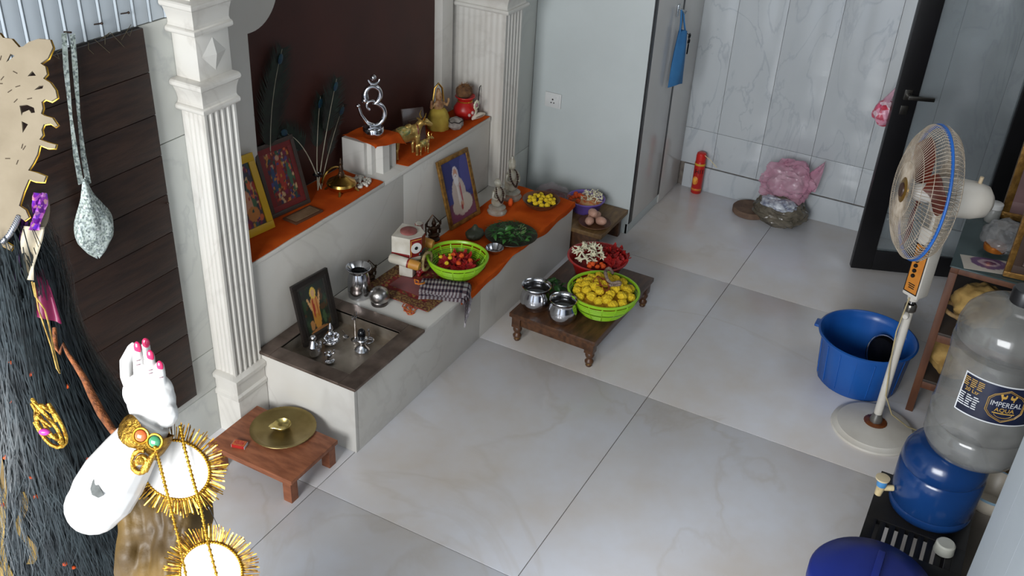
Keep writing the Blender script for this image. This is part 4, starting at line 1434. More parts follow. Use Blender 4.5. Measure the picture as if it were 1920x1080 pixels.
# portrait in a gold frame
art_p = shapes(lambda u, v: (52, 56, 110) if v > 0.3 else (96, 54, 74), [
    (0.15, 0.8, 0.25, 0.25, (44, 46, 96)), (0.85, 0.7, 0.2, 0.3, (70, 70, 128)), (0.5, 0.1, 0.6, 0.12, (112, 60, 84)),
    (0.48, 0.38, 0.27, 0.32, (176, 160, 150)), (0.62, 0.24, 0.3, 0.16, (186, 174, 160)), (0.34, 0.22, 0.2, 0.12, (176, 160, 146)),
    (0.47, 0.74, 0.115, 0.135, (196, 184, 186)), (0.47, 0.755, 0.07, 0.085, (186, 134, 110)), (0.46, 0.66, 0.085, 0.1, (206, 200, 200)), (0.43, 0.775, 0.012, 0.008, (60, 40, 40)), (0.505, 0.775, 0.012, 0.008, (60, 40, 40)), (0.465, 0.715, 0.03, 0.008, (140, 80, 76)),
    (0.45, 0.42, 0.035, 0.2, (206, 196, 190)), (0.56, 0.42, 0.02, 0.18, (160, 60, 70)), (0.52, 0.24, 0.06, 0.045, (186, 134, 110)), (0.5, 0.19, 0.03, 0.05, (150, 50, 50))])
gold_fr = M('gold_frame', (160, 118, 56), (112, 78, 36), scale=50, rough=0.4, metal=0.5, bump=0.3, bscale=150)
framed('framed_portrait', 'gold framed portrait of a white bearded person seated in white robes', 0.235, 0.335, 0.02, gold_fr, art_p, (1.345, 0.337, BZ + 0.006), -0.1, 0.27, cat='picture')


# crystal statues with dark bead strings
def statue(label, loc, rz, s, hood):
    t = thing('crystal_statue', label, 'statue', loc, rz, None, s)
    B().lathe([(0, 0), (0.046, 0), (0.048, 0.01), (0.04, 0.02), (0.042, 0.03), (0.03, 0.036), (0, 0.036)], 28).build('base', crystal, t)
    b = B()
    b.ball((0, 0, 0.06), (0.034, 0.028, 0.03), 2).ball((0, 0.002, 0.1), (0.026, 0.02, 0.036), 3).ball((0, 0, 0.152), (0.016, 0.017, 0.02), 3)
    b.tube([(0, 0, 0.12), (0, 0, 0.15)], 0.011, 10)
    for sg in (-1, 1):
        b.tube([(sg * 0.022, 0, 0.12), (sg * 0.036, -0.006, 0.09), (sg * 0.02, -0.024, 0.08)], [0.011, 0.009, 0.008], 8)
    if hood:
        b.ball((0, 0.002, 0.168), (0.017, 0.018, 0.016), 2).tube([(0, 0, 0.17), (0, 0, 0.196)], [0.014, 0.006], 8)
    else:
        b.ball((0, 0.006, 0.158), (0.0185, 0.018, 0.018), 2)
    b.fuse('body', crystal, t, 0.003, 3)
    g = []
    for k in range(24):
        a = k * 2 * PI / 24
        q_ = 0.5 - 0.5 * math.cos(a)
        g.append(((0.017 + 0.006 * math.sin(PI * q_)) * math.sin(a) * (1.1 - 0.5 * q_), 0.008 - 0.038 * q_ ** 0.6, 0.138 - 0.075 * q_))
    b = B()
    for p in g:
        b.ball(p, 0.0052, 1)
    b.tube(g, 0.002, 5, True)
    b.build('bead_string', M('dark_beads', (52, 34, 28), rough=0.4), t)
    return t


statue('crystal bust statue with dark beads, nearer the gold framed portrait', (1.52, 0.262, BZ + 0.004), -0.35, 1.02, False)
statue('taller crystal statue with topknot and dark beads, nearest the far column', (1.70, 0.285, BZ + 0.004), -0.35, 1.16, True)
rb = B().ball((0, 0, 0.02), (0.014, 0.012, 0.024), 2, None, lambda c: 1 + 0.2 * noise.noise(c * 3))
o = rb.build('orange_ribbon', orange_fl, None, 60)
o.location = (1.615, 0.24, BZ + 0.004)
tag(o, 'orange ribbon bundle between the two crystal statues', 'ribbon')

# plate of green leaves
PL = Vector((1.335, 0.082, BZ + 0.0055))
bowl('leaf_plate', 'shallow dark plate heaped with green leaves on the orange cloth', PL, [(0, 0), (0.09, 0), (0.112, 0.006), (0.125, 0.014), (0.124, 0.016), (0.108, 0.009), (0, 0.004)], M('dark_plate', (70, 66, 54), rough=0.4, metal=0.4), 'plate')
b = B()
for k in range(130):
    a, q = frg.uniform(0, 6.28), 0.105 * math.sqrt(frg.random())
    p0 = Vector((q * math.cos(a) + 0.012, q * math.sin(a) + 0.015, 0.012 + 0.02 * (1 - (q / 0.12) ** 2)))
    d = Vector((frg.uniform(-1, 1), frg.uniform(-1, 1), frg.uniform(-0.1, 0.35))) * 0.03
    b.tube([p0 - d, p0 + Vector((0, 0, 0.006)), p0 + d], [0.0008, 0.0014, 0.0005], 4)
o = b.build('grass_blades', M('durva_grass', (44, 92, 40), (26, 62, 26), scale=40, rough=0.5), None, 60)
o.location = PL
tag(o, 'fine green grass blades bedded under the leaves on the dark plate', 'grass', None, 'stuff')
for p in heap(PL.x - 0.03, PL.y - 0.02, PL.z + 0.022, 0.085, 46, 0.024, 0.012):
    flower(frg.choice(LF), 'green_leaf', 'fresh green leaf heaped on the dark plate', 'leaf', 'leaves on the dark plate', p, frg.uniform(0.03, 0.046), 0.7)
b = B()
for k in range(14):
    p0 = Vector((frg.uniform(-0.05, 0.04), frg.uniform(-0.08, -0.02), 0.052))
    d = Vector((frg.uniform(0.02, 0.035), frg.uniform(-0.012, 0.012), frg.uniform(-0.008, 0.004)))
    b.tube([p0, p0 + d], 0.0011, 4)
o = b.build('leaf_stalks', M('pale_stalk', (150, 170, 110), rough=0.6), None, 60)
o.location = PL
tag(o, 'pale stalks sticking out of the leaf heap on the dark plate', 'stalks', None, 'stuff')

# wooden bowl of yellow blossoms
WB = Vector((1.695, 0.11, BZ + 0.0055))
bowl('wooden_bowl', 'brown wooden bowl of yellow blossoms at the far end of the bench', WB, [(0, 0), (0.045, 0), (0.066, 0.014), (0.08, 0.034), (0.082, 0.037), (0.078, 0.036), (0.064, 0.02), (0.045, 0.011), (0, 0.01)], M('turned_brown_wood', (104, 66, 40), (78, 46, 28), scale=9, rough=0.4, stretch=(1, 1, 6)), s=1.15)
for p in heap(WB.x, WB.y, WB.z + 0.032, 0.066, 20, 0.014, 0.022):
    flower(frg.choice(MG), 'yellow_marigold', 'yellow blossom in the brown wooden bowl', 'flower', 'yellow blossoms in the wooden bowl', p, frg.uniform(0.012, 0.0155))

# ------------------------------------------------------------------ low dark table with turned legs
CT = 0.152
ch = thing('low_table', 'low dark wooden table with turned legs, carrying the flower baskets', 'table', (1.29, -0.335, 0), -0.02)
HX, HY = 0.325, 0.21
B().bb(-HX, HX, -HY, HY, CT - 0.022, CT, 0.004).build('table_top', dark_wood, ch)
for sx in (-1, 1):
    B().bb(sx * (HX - 0.03) - 0.009, sx * (HX - 0.03) + 0.009, -HY + 0.05, HY - 0.05, CT - 0.07, CT - 0.022, 0.002).build('apron', dark_wood, ch)
for sy in (-1, 1):
    B().bb(-HX + 0.055, HX - 0.055, sy * (HY - 0.026) - 0.009, sy * (HY - 0.026) + 0.009, CT - 0.07, CT - 0.022, 0.002).build('apron', dark_wood, ch)
for sx in (-1, 1):
    for sy in (-1, 1):
        b = B().bb(-0.021, 0.021, -0.021, 0.021, CT - 0.078, CT - 0.022, 0.002)
        b.lathe([(0, 0), (0.012, 0), (0.015, 0.006), (0.013, 0.014), (0.019, 0.02), (0.02, 0.028), (0.014, 0.036), (0.012, 0.042), (0.018, 0.05), (0.021, 0.06), (0.018, 0.071), (0.014, 0.076), (0, 0.076)], 20)
        lg_ = b.build('leg', dark_wood, ch, 35, Matrix.Translation((sx * (HX - 0.032), sy * (HY - 0.03), 0)))
        B().lathe([(0.0128, 0.0125), (0.0145, 0.0135), (0.0145, 0.0165), (0.0128, 0.0175)], 18).build('brass_ring', brass, lg_)


def lota(label, loc, s):
    t = thing('steel_pot', label, 'pot', loc, 0, None, s)
    B().lathe([(0, 0), (0.03, 0), (0.045, 0.011), (0.054, 0.032), (0.0545, 0.046), (0.051, 0.062), (0.0455, 0.075), (0.044, 0.082), (0.0455, 0.088), (0.0515, 0.094), (0.053, 0.0965), (0.0515, 0.099), (0.046, 0.0945), (0.0425, 0.085), (0.0425, 0.079), (0.046, 0.05), (0.03, 0.01), (0, 0.01)], 44).build('body', steel, t)
    B().lathe([(0, 0.074), (0.0425, 0.074)], 32).build('water', M('pot_water', (40, 36, 34), rough=0.04), t)
    return t


lota('round steel water pot nearest the bench on the low dark table', (1.06, -0.2, CT), 1.26)
lota('smaller round steel water pot at the front edge of the low dark table', (1.035, -0.345, CT), 1.16)
GP = Vector((1.235, -0.195, CT))
for p in heap(GP.x, GP.y, GP.z + 0.012, 0.06, 26, 0.03, 0.013):
    flower(frg.choice(LF), 'green_leaf', 'green leaf piled on the low dark table between pots and red basin', 'leaf', 'leaves piled on the low dark table', p, frg.uniform(0.035, 0.055), 0.6)

L2 = Vector((1.215, -0.455, CT))
basket('larger lime green basket heaped with yellow marigolds on the low dark table', L2, 0.1, 0.157, 0.11, lime)
o = B().lathe([(0, 0), (0.1, 0), (0.128, 0.055), (0.1, 0.08), (0, 0.095)], 30, None, lambda a, i: 1 + 0.05 * math.sin(6 * a + i)).build('petal_pile', M('yellow_petal_pile', (206, 160, 34), (170, 120, 20), scale=60, rough=0.8, bump=0.6, bscale=120), None, 60)
o.location = L2 + Vector((0, 0, 0.012))
tag(o, 'loose yellow petals filling the lime basket on the low table', 'petals', None, 'stuff')
for p in heap(L2.x, L2.y, L2.z + 0.096, 0.122, 34, 0.036, 0.035):
    flower(frg.choice(MG), 'yellow_marigold', 'yellow marigold heaped in the lime basket on the low table', 'flower', 'marigolds in the basket on the low table', p, frg.uniform(0.021, 0.026))
gd = B()
gp_ = []
for k in range(42):
    s = k / 41
    gp_.append(Vector((L2.x + 0.085 - 0.13 * s + 0.03 * math.sin(9 * s), L2.y - 0.02 + 0.05 * math.sin(5.5 * s + 0.4), L2.z + 0.15 + 0.016 * math.sin(3.1 * s) + 0.006 * math.sin(20 * s))))
for p in gp_:
    gd.ball(p, 0.0082, 1, None, lambda c: 1 + 0.25 * noise.noise(c * 3))
o = gd.build('dried_garland', M('grey_garland', (150, 132, 116), (110, 92, 84), scale=60, rough=0.8), None, 60)
tag(o, 'greyish dried flower garland coiled over the marigolds in the basket', 'garland')
gt = B()
for k in range(3):
    q = [Vector((L2.x - 0.02 + 0.05 * math.cos(a * 0.5 + k) * (0.6 + 0.2 * k), L2.y + 0.045 * math.sin(a * 0.5 + k * 2), L2.z + 0.152 + 0.008 * math.sin(a + k))) for a in range(14)]
    gt.tube(q, 0.0016, 5)
tag(gt.build('red_thread', M('rust_thread', (150, 60, 26), rough=0.8), None, 60), 'rust coloured thread looped over the marigolds in the basket', 'thread')

# red basin with mixed flowers
RB = Vector((1.495, -0.30, CT))
bowl('red_basin', 'red plastic basin of white and red flowers at the back of the low table', RB, [(0, 0), (0.085, 0), (0.096, 0.01), (0.118, 0.07), (0.13, 0.082), (0.136, 0.084), (0.136, 0.088), (0.128, 0.089), (0.115, 0.074), (0.092, 0.014), (0, 0.008)], red_pl, 'basin', s=1.06)
o = B().lathe([(0, 0), (0.09, 0), (0.108, 0.045), (0.07, 0.058), (0, 0.064)], 30, None, lambda a, i: 1 + 0.05 * math.sin(6 * a + i)).build('petal_pile', M('dark_red_petal_pile', (140, 24, 24), (96, 14, 16), scale=60, rough=0.7, bump=0.6, bscale=120), None, 60)
o.location = RB + Vector((0, 0, 0.012))
tag(o, 'dark red petals filling the red basin', 'petals', None, 'stuff')
for p in heap(RB.x + 0.03, RB.y - 0.03, RB.z + 0.075, 0.09, 20, 0.02, 0.026):
    flower(frg.choice(HB), 'red_flower', 'deep red blossom in the red basin', 'flower', 'red blossoms in the red basin', p, frg.uniform(0.03, 0.042), 0.7)
for p in heap(RB.x - 0.015, RB.y + 0.035, RB.z + 0.1, 0.07, 26, 0.03, 0.016):
    flower(frg.choice(TB), 'tuberose', 'cream tuberose bud lying in the red basin', 'flower', 'tuberoses in the red basin', p, frg.uniform(0.026, 0.036), 0.9)
for p in heap(RB.x - 0.075, RB.y - 0.02, RB.z + 0.082, 0.04, 7, 0.008, 0.019):
    flower(frg.choice(MO), 'orange_marigold', 'orange blossom at the near edge of the red basin', 'flower', 'orange blossoms in the red basin', p, frg.uniform(0.011, 0.014))

# ------------------------------------------------------------------ low plank stool in the corner by the cupboard
cs_t = 0.15
cs_ = thing('corner_stool', 'low brown wooden stool in the corner between bench and cupboard', 'stool', (2.03, -0.01, 0))
B().bb(-0.175, 0.175, -0.155, 0.31, cs_t - 0.024, cs_t, 0.003).build('seat', M('worn_brown_wood', (126, 98, 60), (98, 72, 44), scale=6, rough=0.5, stretch=(2, 8, 4), bump=0.1), cs_)
for sx in (-1, 1):
    B().bb(sx * 0.14 - 0.014, sx * 0.14 + 0.014, -0.13, 0.29, 0, cs_t - 0.024, 0.002).build('side_support', dark_wood, cs_)
PB = Vector((2.075, 0.03, cs_t))
bowl('purple_bowl', 'purple plastic bowl of orange and cream flowers on the corner stool', PB, [(0, 0), (0.055, 0), (0.06, 0.008), (0.078, 0.05), (0.085, 0.056), (0.085, 0.06), (0.079, 0.06), (0.07, 0.045), (0.055, 0.008), (0, 0.006)], purple_pl, s=1.2)
o = B().lathe([(0, 0), (0.056, 0), (0.068, 0.034), (0.04, 0.05), (0, 0.056)], 24, None, lambda a, i: 1 + 0.05 * math.sin(6 * a + i)).build('petal_pile', M('mixed_petal_pile', (206, 170, 120), (200, 90, 40), scale=60, rough=0.8, bump=0.6, bscale=120), None, 60)
o.location = PB + Vector((0, 0, 0.008))
o.scale = (1.2, 1.2, 1.2)
tag(o, 'mixed petals filling the purple bowl', 'petals', None, 'stuff')
for p in heap(PB.x + 0.012, PB.y - 0.026, PB.z + 0.074, 0.06, 28, 0.024, 0.013):
    flower(frg.choice(TB), 'tuberose', 'cream tuberose bud heaped in the purple bowl', 'flower', 'tuberoses in the purple bowl', p, frg.uniform(0.017, 0.022), 0.9)
for p in heap(PB.x - 0.035, PB.y + 0.045, PB.z + 0.07, 0.042, 11, 0.016, 0.016):
    flower(frg.choice(MO), 'orange_marigold', 'orange marigold in the purple bowl', 'flower', 'orange marigolds in the purple bowl', p, frg.uniform(0.011, 0.014))
BD = Vector((1.945, -0.085, cs_t))
bowl('brown_dish', 'shallow brown dish of pale round fruit on the corner stool', BD, [(0, 0), (0.045, 0), (0.062, 0.008), (0.068, 0.014), (0.066, 0.016), (0.05, 0.009), (0, 0.006)], M('brown_dish', (110, 74, 48), (84, 54, 36), scale=10, rough=0.4), 'dish', s=1.25)
fru = M('pale_fruit_skin', (196, 160, 136), (166, 116, 104), scale=14, rough=0.5)
b = B().ball((0, 0, 0), (1.25, 0.85, 0.82), 3, None, lambda c: 1 + 0.06 * noise.noise(c * 2))
fme = b.mesh('fruit', 60)
fme.materials.append(fru)
for k, (dx, dy, dz, a, lb) in enumerate(((-0.03, 0.012, 0.03, 0.3, 'pale oval fruit nearest the bench end in the brown dish'), (0.0, -0.028, 0.028, 1.2, 'pale oval fruit at the front of the brown dish'), (0.03, 0.016, 0.03, 2.2, 'pale oval fruit furthest back in the brown dish'), (-0.002, 0.012, 0.056, 0.8, 'pale oval fruit resting on top of the others in the brown dish'))):
    o = bpy.data.objects.new('pale_fruit', fme)
    COL.objects.link(o)
    o.location = BD + Vector((dx * 1.2, dy * 1.2, dz * 1.2))
    o.rotation_euler = (0.1, 0.2, a)
    o.scale = (0.0275, 0.0275, 0.0275)
    tag(o, lb, 'fruit', 'fruit in the brown dish')
pb = thing('plastic_bag', 'clear plastic bag of red petals behind the wooden bowl', 'bag', (2.0, 0.19, cs_t), 0, None, 1.3)
film = M('clear_film', (190, 180, 184), (150, 130, 136), scale=20, rough=0.14, alpha=0.3)
B().ball((0, 0, 0.048), (0.062, 0.078, 0.055), 3, None, lambda c: 1 + 0.2 * noise.noise(c * 2.4) + 0.06 * noise.noise(c * 7)).build('film', film, pb, 0)
B().ball((0, 0, 0.037), (0.05, 0.062, 0.036), 3, None, lambda c: 1 + 0.22 * noise.noise(c * 4 + Vector((3, 0, 0)))).build('petals', M('bagged_red_petals', (126, 30, 30), (90, 16, 20), scale=50, rough=0.6, bump=0.5, bscale=120), pb, 0)

# ------------------------------------------------------------------ small stool near the column with brass plate
so = thing('small_stool', 'small red brown wooden stool in front of the left fluted column', 'stool', (-0.212, 0.213, 0), 0.0)
SH = 0.112
B().bb(-0.132, 0.132, -0.192, 0.192, SH - 0.018, SH, 0.003).build('seat', stool_wood, so)
for sx in (-1, 1):
    B().bb(sx * 0.105 - 0.008, sx * 0.105 + 0.008, -0.15, 0.15, SH - 0.048, SH - 0.018, 0.002).build('apron', stool_wood, so)
for sy in (-1, 1):
    B().bb(-0.1, 0.1, sy * 0.16 - 0.008, sy * 0.16 + 0.008, SH - 0.048, SH - 0.018, 0.002).build('apron', stool_wood, so)
for sx in (-1, 1):
    for sy in (-1, 1):
        B().prism([(-0.018, -0.018), (0.018, -0.018), (0.018, 0.018), (-0.018, 0.018)], SH - 0.018, Matrix.Translation((sx * 0.108, sy * 0.163, 0))).build('leg', stool_wood, so)
bp_ = thing('brass_plate', 'round dull brass plate with scalloped rim on the small stool', 'plate', (-0.138, 0.228, SH), 0, None, 1.07)
B().lathe([(0, 0), (0.09, 0.0), (0.095, 0.002), (0.1, 0.007), (0.113, 0.010), (0.112, 0.012), (0.098, 0.0095), (0.091, 0.005), (0, 0.004)], 96, None, lambda a, i: 1 + (0.016 * abs(math.sin(22 * a)) if i in (4, 5) else 0)).build('dish', M('dull_brass', (150, 134, 88), (126, 108, 66), scale=10, rough=0.34, metal=0.85, rvar=0.06), bp_)
dy = thing('oil_lamp', 'small leaf shaped brass oil lamp on the brass plate', 'lamp', (-0.138, 0.232, SH + 0.0045), 2.5)
b = B()
prf = [(0, 0.0), (0.018, 0.0), (0.028, 0.008), (0.033, 0.02), (0.032, 0.0215), (0.025, 0.01), (0.015, 0.004), (0, 0.004)]
b.lathe(prf, 36, None, lambda a, i: 1 + (0.55 * max(0, math.cos(a)) ** 14 if i in (3, 4) else (0.3 * max(0, math.cos(a)) ** 14 if i in (2, 5) else 0)))
b.build('bowl', M('bright_brass', (206, 190, 128), (180, 160, 96), scale=10, rough=0.25, metal=0.9), dy)
mb = thing('matchbox', 'small red matchbox lying on the small stool beside the brass plate', 'matchbox', (-0.293, 0.3, SH), 0.28)
B().bb(-0.015, 0.015, -0.026, 0.026, 0, 0.013, 0.0008).build('tray', M('white_card', (206, 204, 200), rough=0.7), mb)
B().bb(-0.0158, 0.0158, -0.0245, 0.0245, 0.0006, 0.0142, 0.0005).build('sleeve', M('red_card', (170, 36, 30), (150, 30, 24), scale=20, rough=0.5), mb)
B().bb(-0.013, 0.013, -0.022, 0.022, 0.0142, 0.0146).build('yellow_border', M('yellow_print', (206, 140, 60), rough=0.5), mb)
B().bb(-0.0115, 0.0115, -0.0195, 0.0195, 0.0146, 0.0149).build('label_print', M('red_print', (160, 30, 28), (190, 90, 60), scale=160, rough=0.5), mb)

# ------------------------------------------------------------------ socket, hook, bag and keys on the cupboard
sk_ = thing('wall_socket', 'white three pin wall socket on the cupboard side panel', 'socket', (2.2145, 0.328, 0.655), -PI / 2)
plas = M('white_plastic', (206, 206, 204), (198, 198, 196), scale=6, rough=0.35)
B().bb(-0.047, 0.047, -0.008, 0.0, -0.04, 0.04, 0.003).build('plate', plas, sk_)
B().bb(-0.036, 0.036, -0.0105, -0.008, -0.032, 0.032, 0.001).build('insert', plas, sk_)
for (x, z, r_) in ((0, 0.006, 0.0045), (-0.008, -0.012, 0.0035), (0.008, -0.012, 0.0035)):
    B().lathe([(0, 0), (r_, 0), (r_, 0.0008), (0, 0.0008)], 14).build('pin_hole', black_m, sk_, 40, Matrix.Translation((x, -0.0105, z)) @ Matrix.Rotation(PI / 2, 4, 'X'))
B().bb(0.004, 0.02, -0.0125, -0.0105, 0.015, 0.027, 0.0008).build('switch', plas, sk_)

hk = thing('metal_hook', 'metal hook on the cupboard door seam', 'hook', (2.556, CY0, 1.142))
B().bb(-0.016, 0.016, -0.006, 0, -0.03, 0.03, 0.002).tube([(0, -0.004, 0.01), (0, -0.03, 0.004), (0, -0.04, -0.012), (0, -0.045, 0.004)], 0.005, 8).build('hook', M('pale_steel', (190, 196, 200), rough=0.25, metal=0.9), hk)
bb_ = thing('blue_bag', 'blue cloth bag hanging from the hook on the cupboard', 'bag', (2.58, -0.207, 0.0), -0.25)
bcl = M('blue_cloth', (54, 112, 160), (44, 98, 146), scale=8, rough=0.8, bump=0.15, bscale=200)


def bagf(sd):
    def fn(u, v):
        hw = 0.036 + 0.03 * v + 0.005 * math.sin(3 * v)
        x = (u - 0.5) * 2 * hw
        return Vector((x, sd * (0.012 + 0.006 * math.sin(PI * v)) * math.sin(PI * u) ** 0.5 + 0.004 * math.sin(7 * u + 2 * v), 1.035 - 0.29 * v + 0.008 * math.sin(4 * u)))
    return fn


b = B()
b.grid(bagf(1), 12, 14)
b.grid(bagf(-1), 12, 14)
bmesh.ops.remove_doubles(b.bm, verts=b.bm.verts[:], dist=0.0015)
b.build('body', bcl, bb_, 60)
B().tube([(-0.03, 0, 1.03), (-0.022, 0.006, 1.08), (-0.03, 0.008, 1.15), (-0.012, 0.008, 1.14), (0.004, 0.004, 1.08), (0.02, 0, 1.03)], 0.006, 6, flat=0.5).build('strap', bcl, bb_, 60)
ky = thing('key_ring', 'dark keys hanging beside the blue cloth bag', 'keys', (2.652, -0.222, 0.955))
for k, z in enumerate((0.04, 0.012)):
    B().tube([(0.012 * math.cos(a * PI / 8), 0, z + 0.012 * math.sin(a * PI / 8)) for a in range(16)], 0.0035, 6, True).build('ring', black_obj, ky)
B().tube([(0, 0, 0), (-0.002, 0, -0.055)], 0.004, 6).bb(-0.009, 0.0, -0.0015, 0.0015, -0.055, -0.045).build('key', black_obj, ky)
B().tube([(-0.012, 0.0, 0.05), (-0.05, 0.015, 0.075)], 0.002, 5).build('cord', black_obj, ky)

# ------------------------------------------------------------------ insect spray can
cn_ = thing('spray_can', 'red insect spray can with straw against the far wall', 'spray can', (2.94, -0.305, 0))
can_r = M('can_red', (176, 34, 28), (150, 24, 22), scale=8, rough=0.3)
B().lathe([(0, 0), (0.029, 0), (0.031, 0.004), (0.031, 0.19), (0.028, 0.2), (0, 0.2)], 32).build('body', can_r, cn_)
B().lathe([(0.028, 0.199), (0.029, 0.2), (0.029, 0.235), (0.026, 0.25), (0.02, 0.254), (0, 0.254)], 32).build('cap', M('cap_red', (190, 34, 26), rough=0.35), cn_)
B().lathe([(0.0313, 0.178), (0.0318, 0.179), (0.0318, 0.19), (0.0313, 0.191)], 32).build('gold_band', M('gold_band', (206, 160, 50), rough=0.4), cn_)
B().ball((-0.028, 0.006, 0.085), (0.008, 0.018, 0.03), 2).build('flame_print', M('yellow_print2', (216, 160, 60), (200, 90, 30), scale=60, rough=0.4), cn_)
B().lathe([(0.0311, 0.02), (0.0317, 0.021), (0.0317, 0.032), (0.0311, 0.033)], 32).build('lower_band', M('amber_band', (196, 110, 40), rough=0.4), cn_)
RC = 0.0316
text('HIT', 0.038, M('ink_black', (14, 12, 12), rough=0.5), cn_, 0.0008, None, lambda c: Vector(((RC + c.z) * math.cos(PI + 0.42 + c.x / RC), (RC + c.z) * math.sin(PI + 0.42 + c.x / RC), 0.142 + c.y)), 'lettering')
B().tube([(-0.012, -0.022, 0.245), (-0.012, -0.06, 0.225), (-0.014, -0.105, 0.19)], 0.0022, 6).build('straw', M('straw_cream', (206, 190, 140), rough=0.5), cn_)

# ------------------------------------------------------------------ rubbish bag on a stone slab
ss = thing('stone_slab', 'flat brown round stone slab on the floor beside the pink bag', 'stone', (2.86, -0.66, 0), 0.2)
B().lathe([(0, 0), (0.095, 0), (0.1, 0.005), (0.1, 0.03), (0.095, 0.035), (0, 0.035)], 36).build('slab', M('brown_stone', (118, 94, 76), (92, 72, 60), scale=20, rough=0.8, bump=0.3), ss)
pkb = thing('rubbish_bag', 'crumpled pink and grey plastic bag of rubbish against the far wall', 'bag', (2.84, -0.83, 0.0), 0, None, 1.06)
film_p = M('pink_film', (222, 172, 190), (204, 138, 164), scale=10, rough=0.2, alpha=0.46, bump=0.5, bscale=30)
film_g = M('grey_film', (118, 110, 96), (80, 74, 62), scale=12, rough=0.22, alpha=0.85, bump=0.6, bscale=30)


def crumple(seed, a1=0.2, a2=0.16):
    def f(c):
        q = c + Vector((seed, seed * 0.3, 0))
        return 1 + a1 * noise.noise(q * 1.8) + a2 * (0.5 - abs(noise.noise(q * 3.1))) + 0.09 * (0.4 - abs(noise.noise(q * 7.3)))
    return f


B().ball((0, 0, 0.08), (0.1, 0.125, 0.084), 5, None, lambda c: crumple(2)(c) + (0.1 if c.z < -0.3 else 0)).build('grey_bag', film_g, pkb, 30)
B().ball((0.02, 0.0, 0.215), (0.08, 0.125, 0.11), 5, None, lambda c: crumple(5, 0.24, 0.3)(c)).build('pink_bag', film_p, pkb, 30)
B().ball((0.02, 0.0, 0.205), (0.06, 0.09, 0.085), 4, None, lambda c: crumple(9, 0.24, 0.3)(c)).build('inner_wrap', M('pale_pink_wrap', (190, 176, 180), (140, 124, 130), scale=20, rough=0.3), pkb, 30)


def ear(base, tip, w_, sd):
    base, tip = Vector(base), Vector(tip)
    return lambda u, v: base.lerp(tip, v) + Vector((0.012 * math.sin(6 * u + 4 * v + sd), (u - 0.5) * w_ * (1 - v) ** 0.8, 0.012 * math.sin(9 * u + sd) * (1 - v)))


B().grid(ear((0.02, -0.085, 0.19), (0.045, -0.165, 0.375), 0.13, 1), 12, 10, 0.001).build('bag_ear', film_p, pkb, 30)
B().grid(ear((0.02, 0.05, 0.24), (0.02, 0.02, 0.345), 0.12, 2), 12, 10, 0.001).build('bag_ear', film_p, pkb, 30)
B().ball((-0.06, 0.0, 0.13), (0.055, 0.08, 0.034), 4, None, lambda c: crumple(3, 0.3, 0.3)(c)).build('white_wrapper', M('white_wrapper', (196, 200, 206), (110, 114, 132), scale=40, rough=0.4), pkb, 30)

hb_ = thing('pink_bag', 'small pink printed plastic bag hanging behind the glass door edge', 'bag', (2.62, -1.262, 0.0))
B().ball((0, 0, 0.83), (0.05, 0.05, 0.075), 3, None, lambda c: 1 + 0.2 * noise.noise(c * 2.2) + 0.06 * noise.noise(c * 6) - (0.25 * max(0, c.z))).build('body', pattern('pink_white_print', 'cells', [(206, 90, 120), (220, 190, 200), (196, 60, 80), (214, 150, 170), (190, 80, 100)], 40, 0.35), hb_, 0)
B().tube([(0, 0, 0.88), (-0.005, -0.03, 0.95), (-0.012, -0.045, 1.0)], [0.02, 0.008, 0.004], 8).build('handle', film_p, hb_, 0)

# ------------------------------------------------------------------ blue tub with washed pots
tu = thing('blue_tub', 'large blue ribbed plastic tub on the floor beside the fan', 'tub', (1.545, -1.545, 0), 0, None, 0.93)
tub_m = M('tub_blue', (26, 84, 158), (20, 70, 140), scale=3, rough=0.32)
B().lathe([(0, 0), (0.176, 0.0), (0.182, 0.006), (0.199, 0.21), (0.206, 0.232), (0.22, 0.236), (0.222, 0.244), (0.214, 0.247), (0.202, 0.24), (0.192, 0.212), (0.174, 0.014), (0, 0.01)], 60, None, lambda a, i: 1 + (0.012 * (math.cos(a * 12) > 0.93) if 2 <= i <= 3 or 8 <= i <= 10 else 0)).build('body', tub_m, tu, 50)
for k in range(16):
    a = k * 2 * PI / 16
    B().tube([(0.1835 * math.cos(a), 0.1835 * math.sin(a), 0.02), (0.2 * math.cos(a), 0.2 * math.sin(a), 0.212)], 0.003, 6).build('rib', tub_m, tu)
B().bb(-0.03, 0.03, 0.205, 0.24, 0.225, 0.24, 0.006).build('lug', tub_m, tu)
bpz = thing('black_pan', 'blackened round pan standing on edge in the blue tub', 'pan', (1.62, -1.60, 0.095), 0.5)
mm = Matrix.Rotation(-0.9, 4, 'Y') @ Matrix.Rotation(0.35, 4, 'X')
B().lathe([(0, 0), (0.06, 0.002), (0.082, 0.016), (0.09, 0.034), (0.087, 0.035), (0.078, 0.019), (0, 0.008)], 40).build('pan', M('sooty_metal', (38, 36, 36), (22, 20, 20), scale=18, rough=0.35, metal=0.6), bpz, 40, mm)
B().lathe([(0.0895, 0.033), (0.0925, 0.034), (0.0915, 0.0375), (0.0875, 0.036)], 40).build('bright_rim', steel, bpz, 40, mm)
bv = thing('brass_ladle', 'small brass ladle leaning inside the blue tub', 'ladle', (1.59, -1.47, 0.013), 0.3)
B().lathe([(0, 0), (0.022, 0.004), (0.03, 0.016), (0.028, 0.017), (0.02, 0.008), (0, 0.005)], 24).build('bowl', brass, bv)
B().tube([(-0.02, 0.012, 0.014), (-0.045, 0.05, 0.06), (-0.05, 0.062, 0.095), (-0.06, 0.066, 0.105)], [0.004, 0.004, 0.005, 0.004], 8).build('handle', brass, bv)

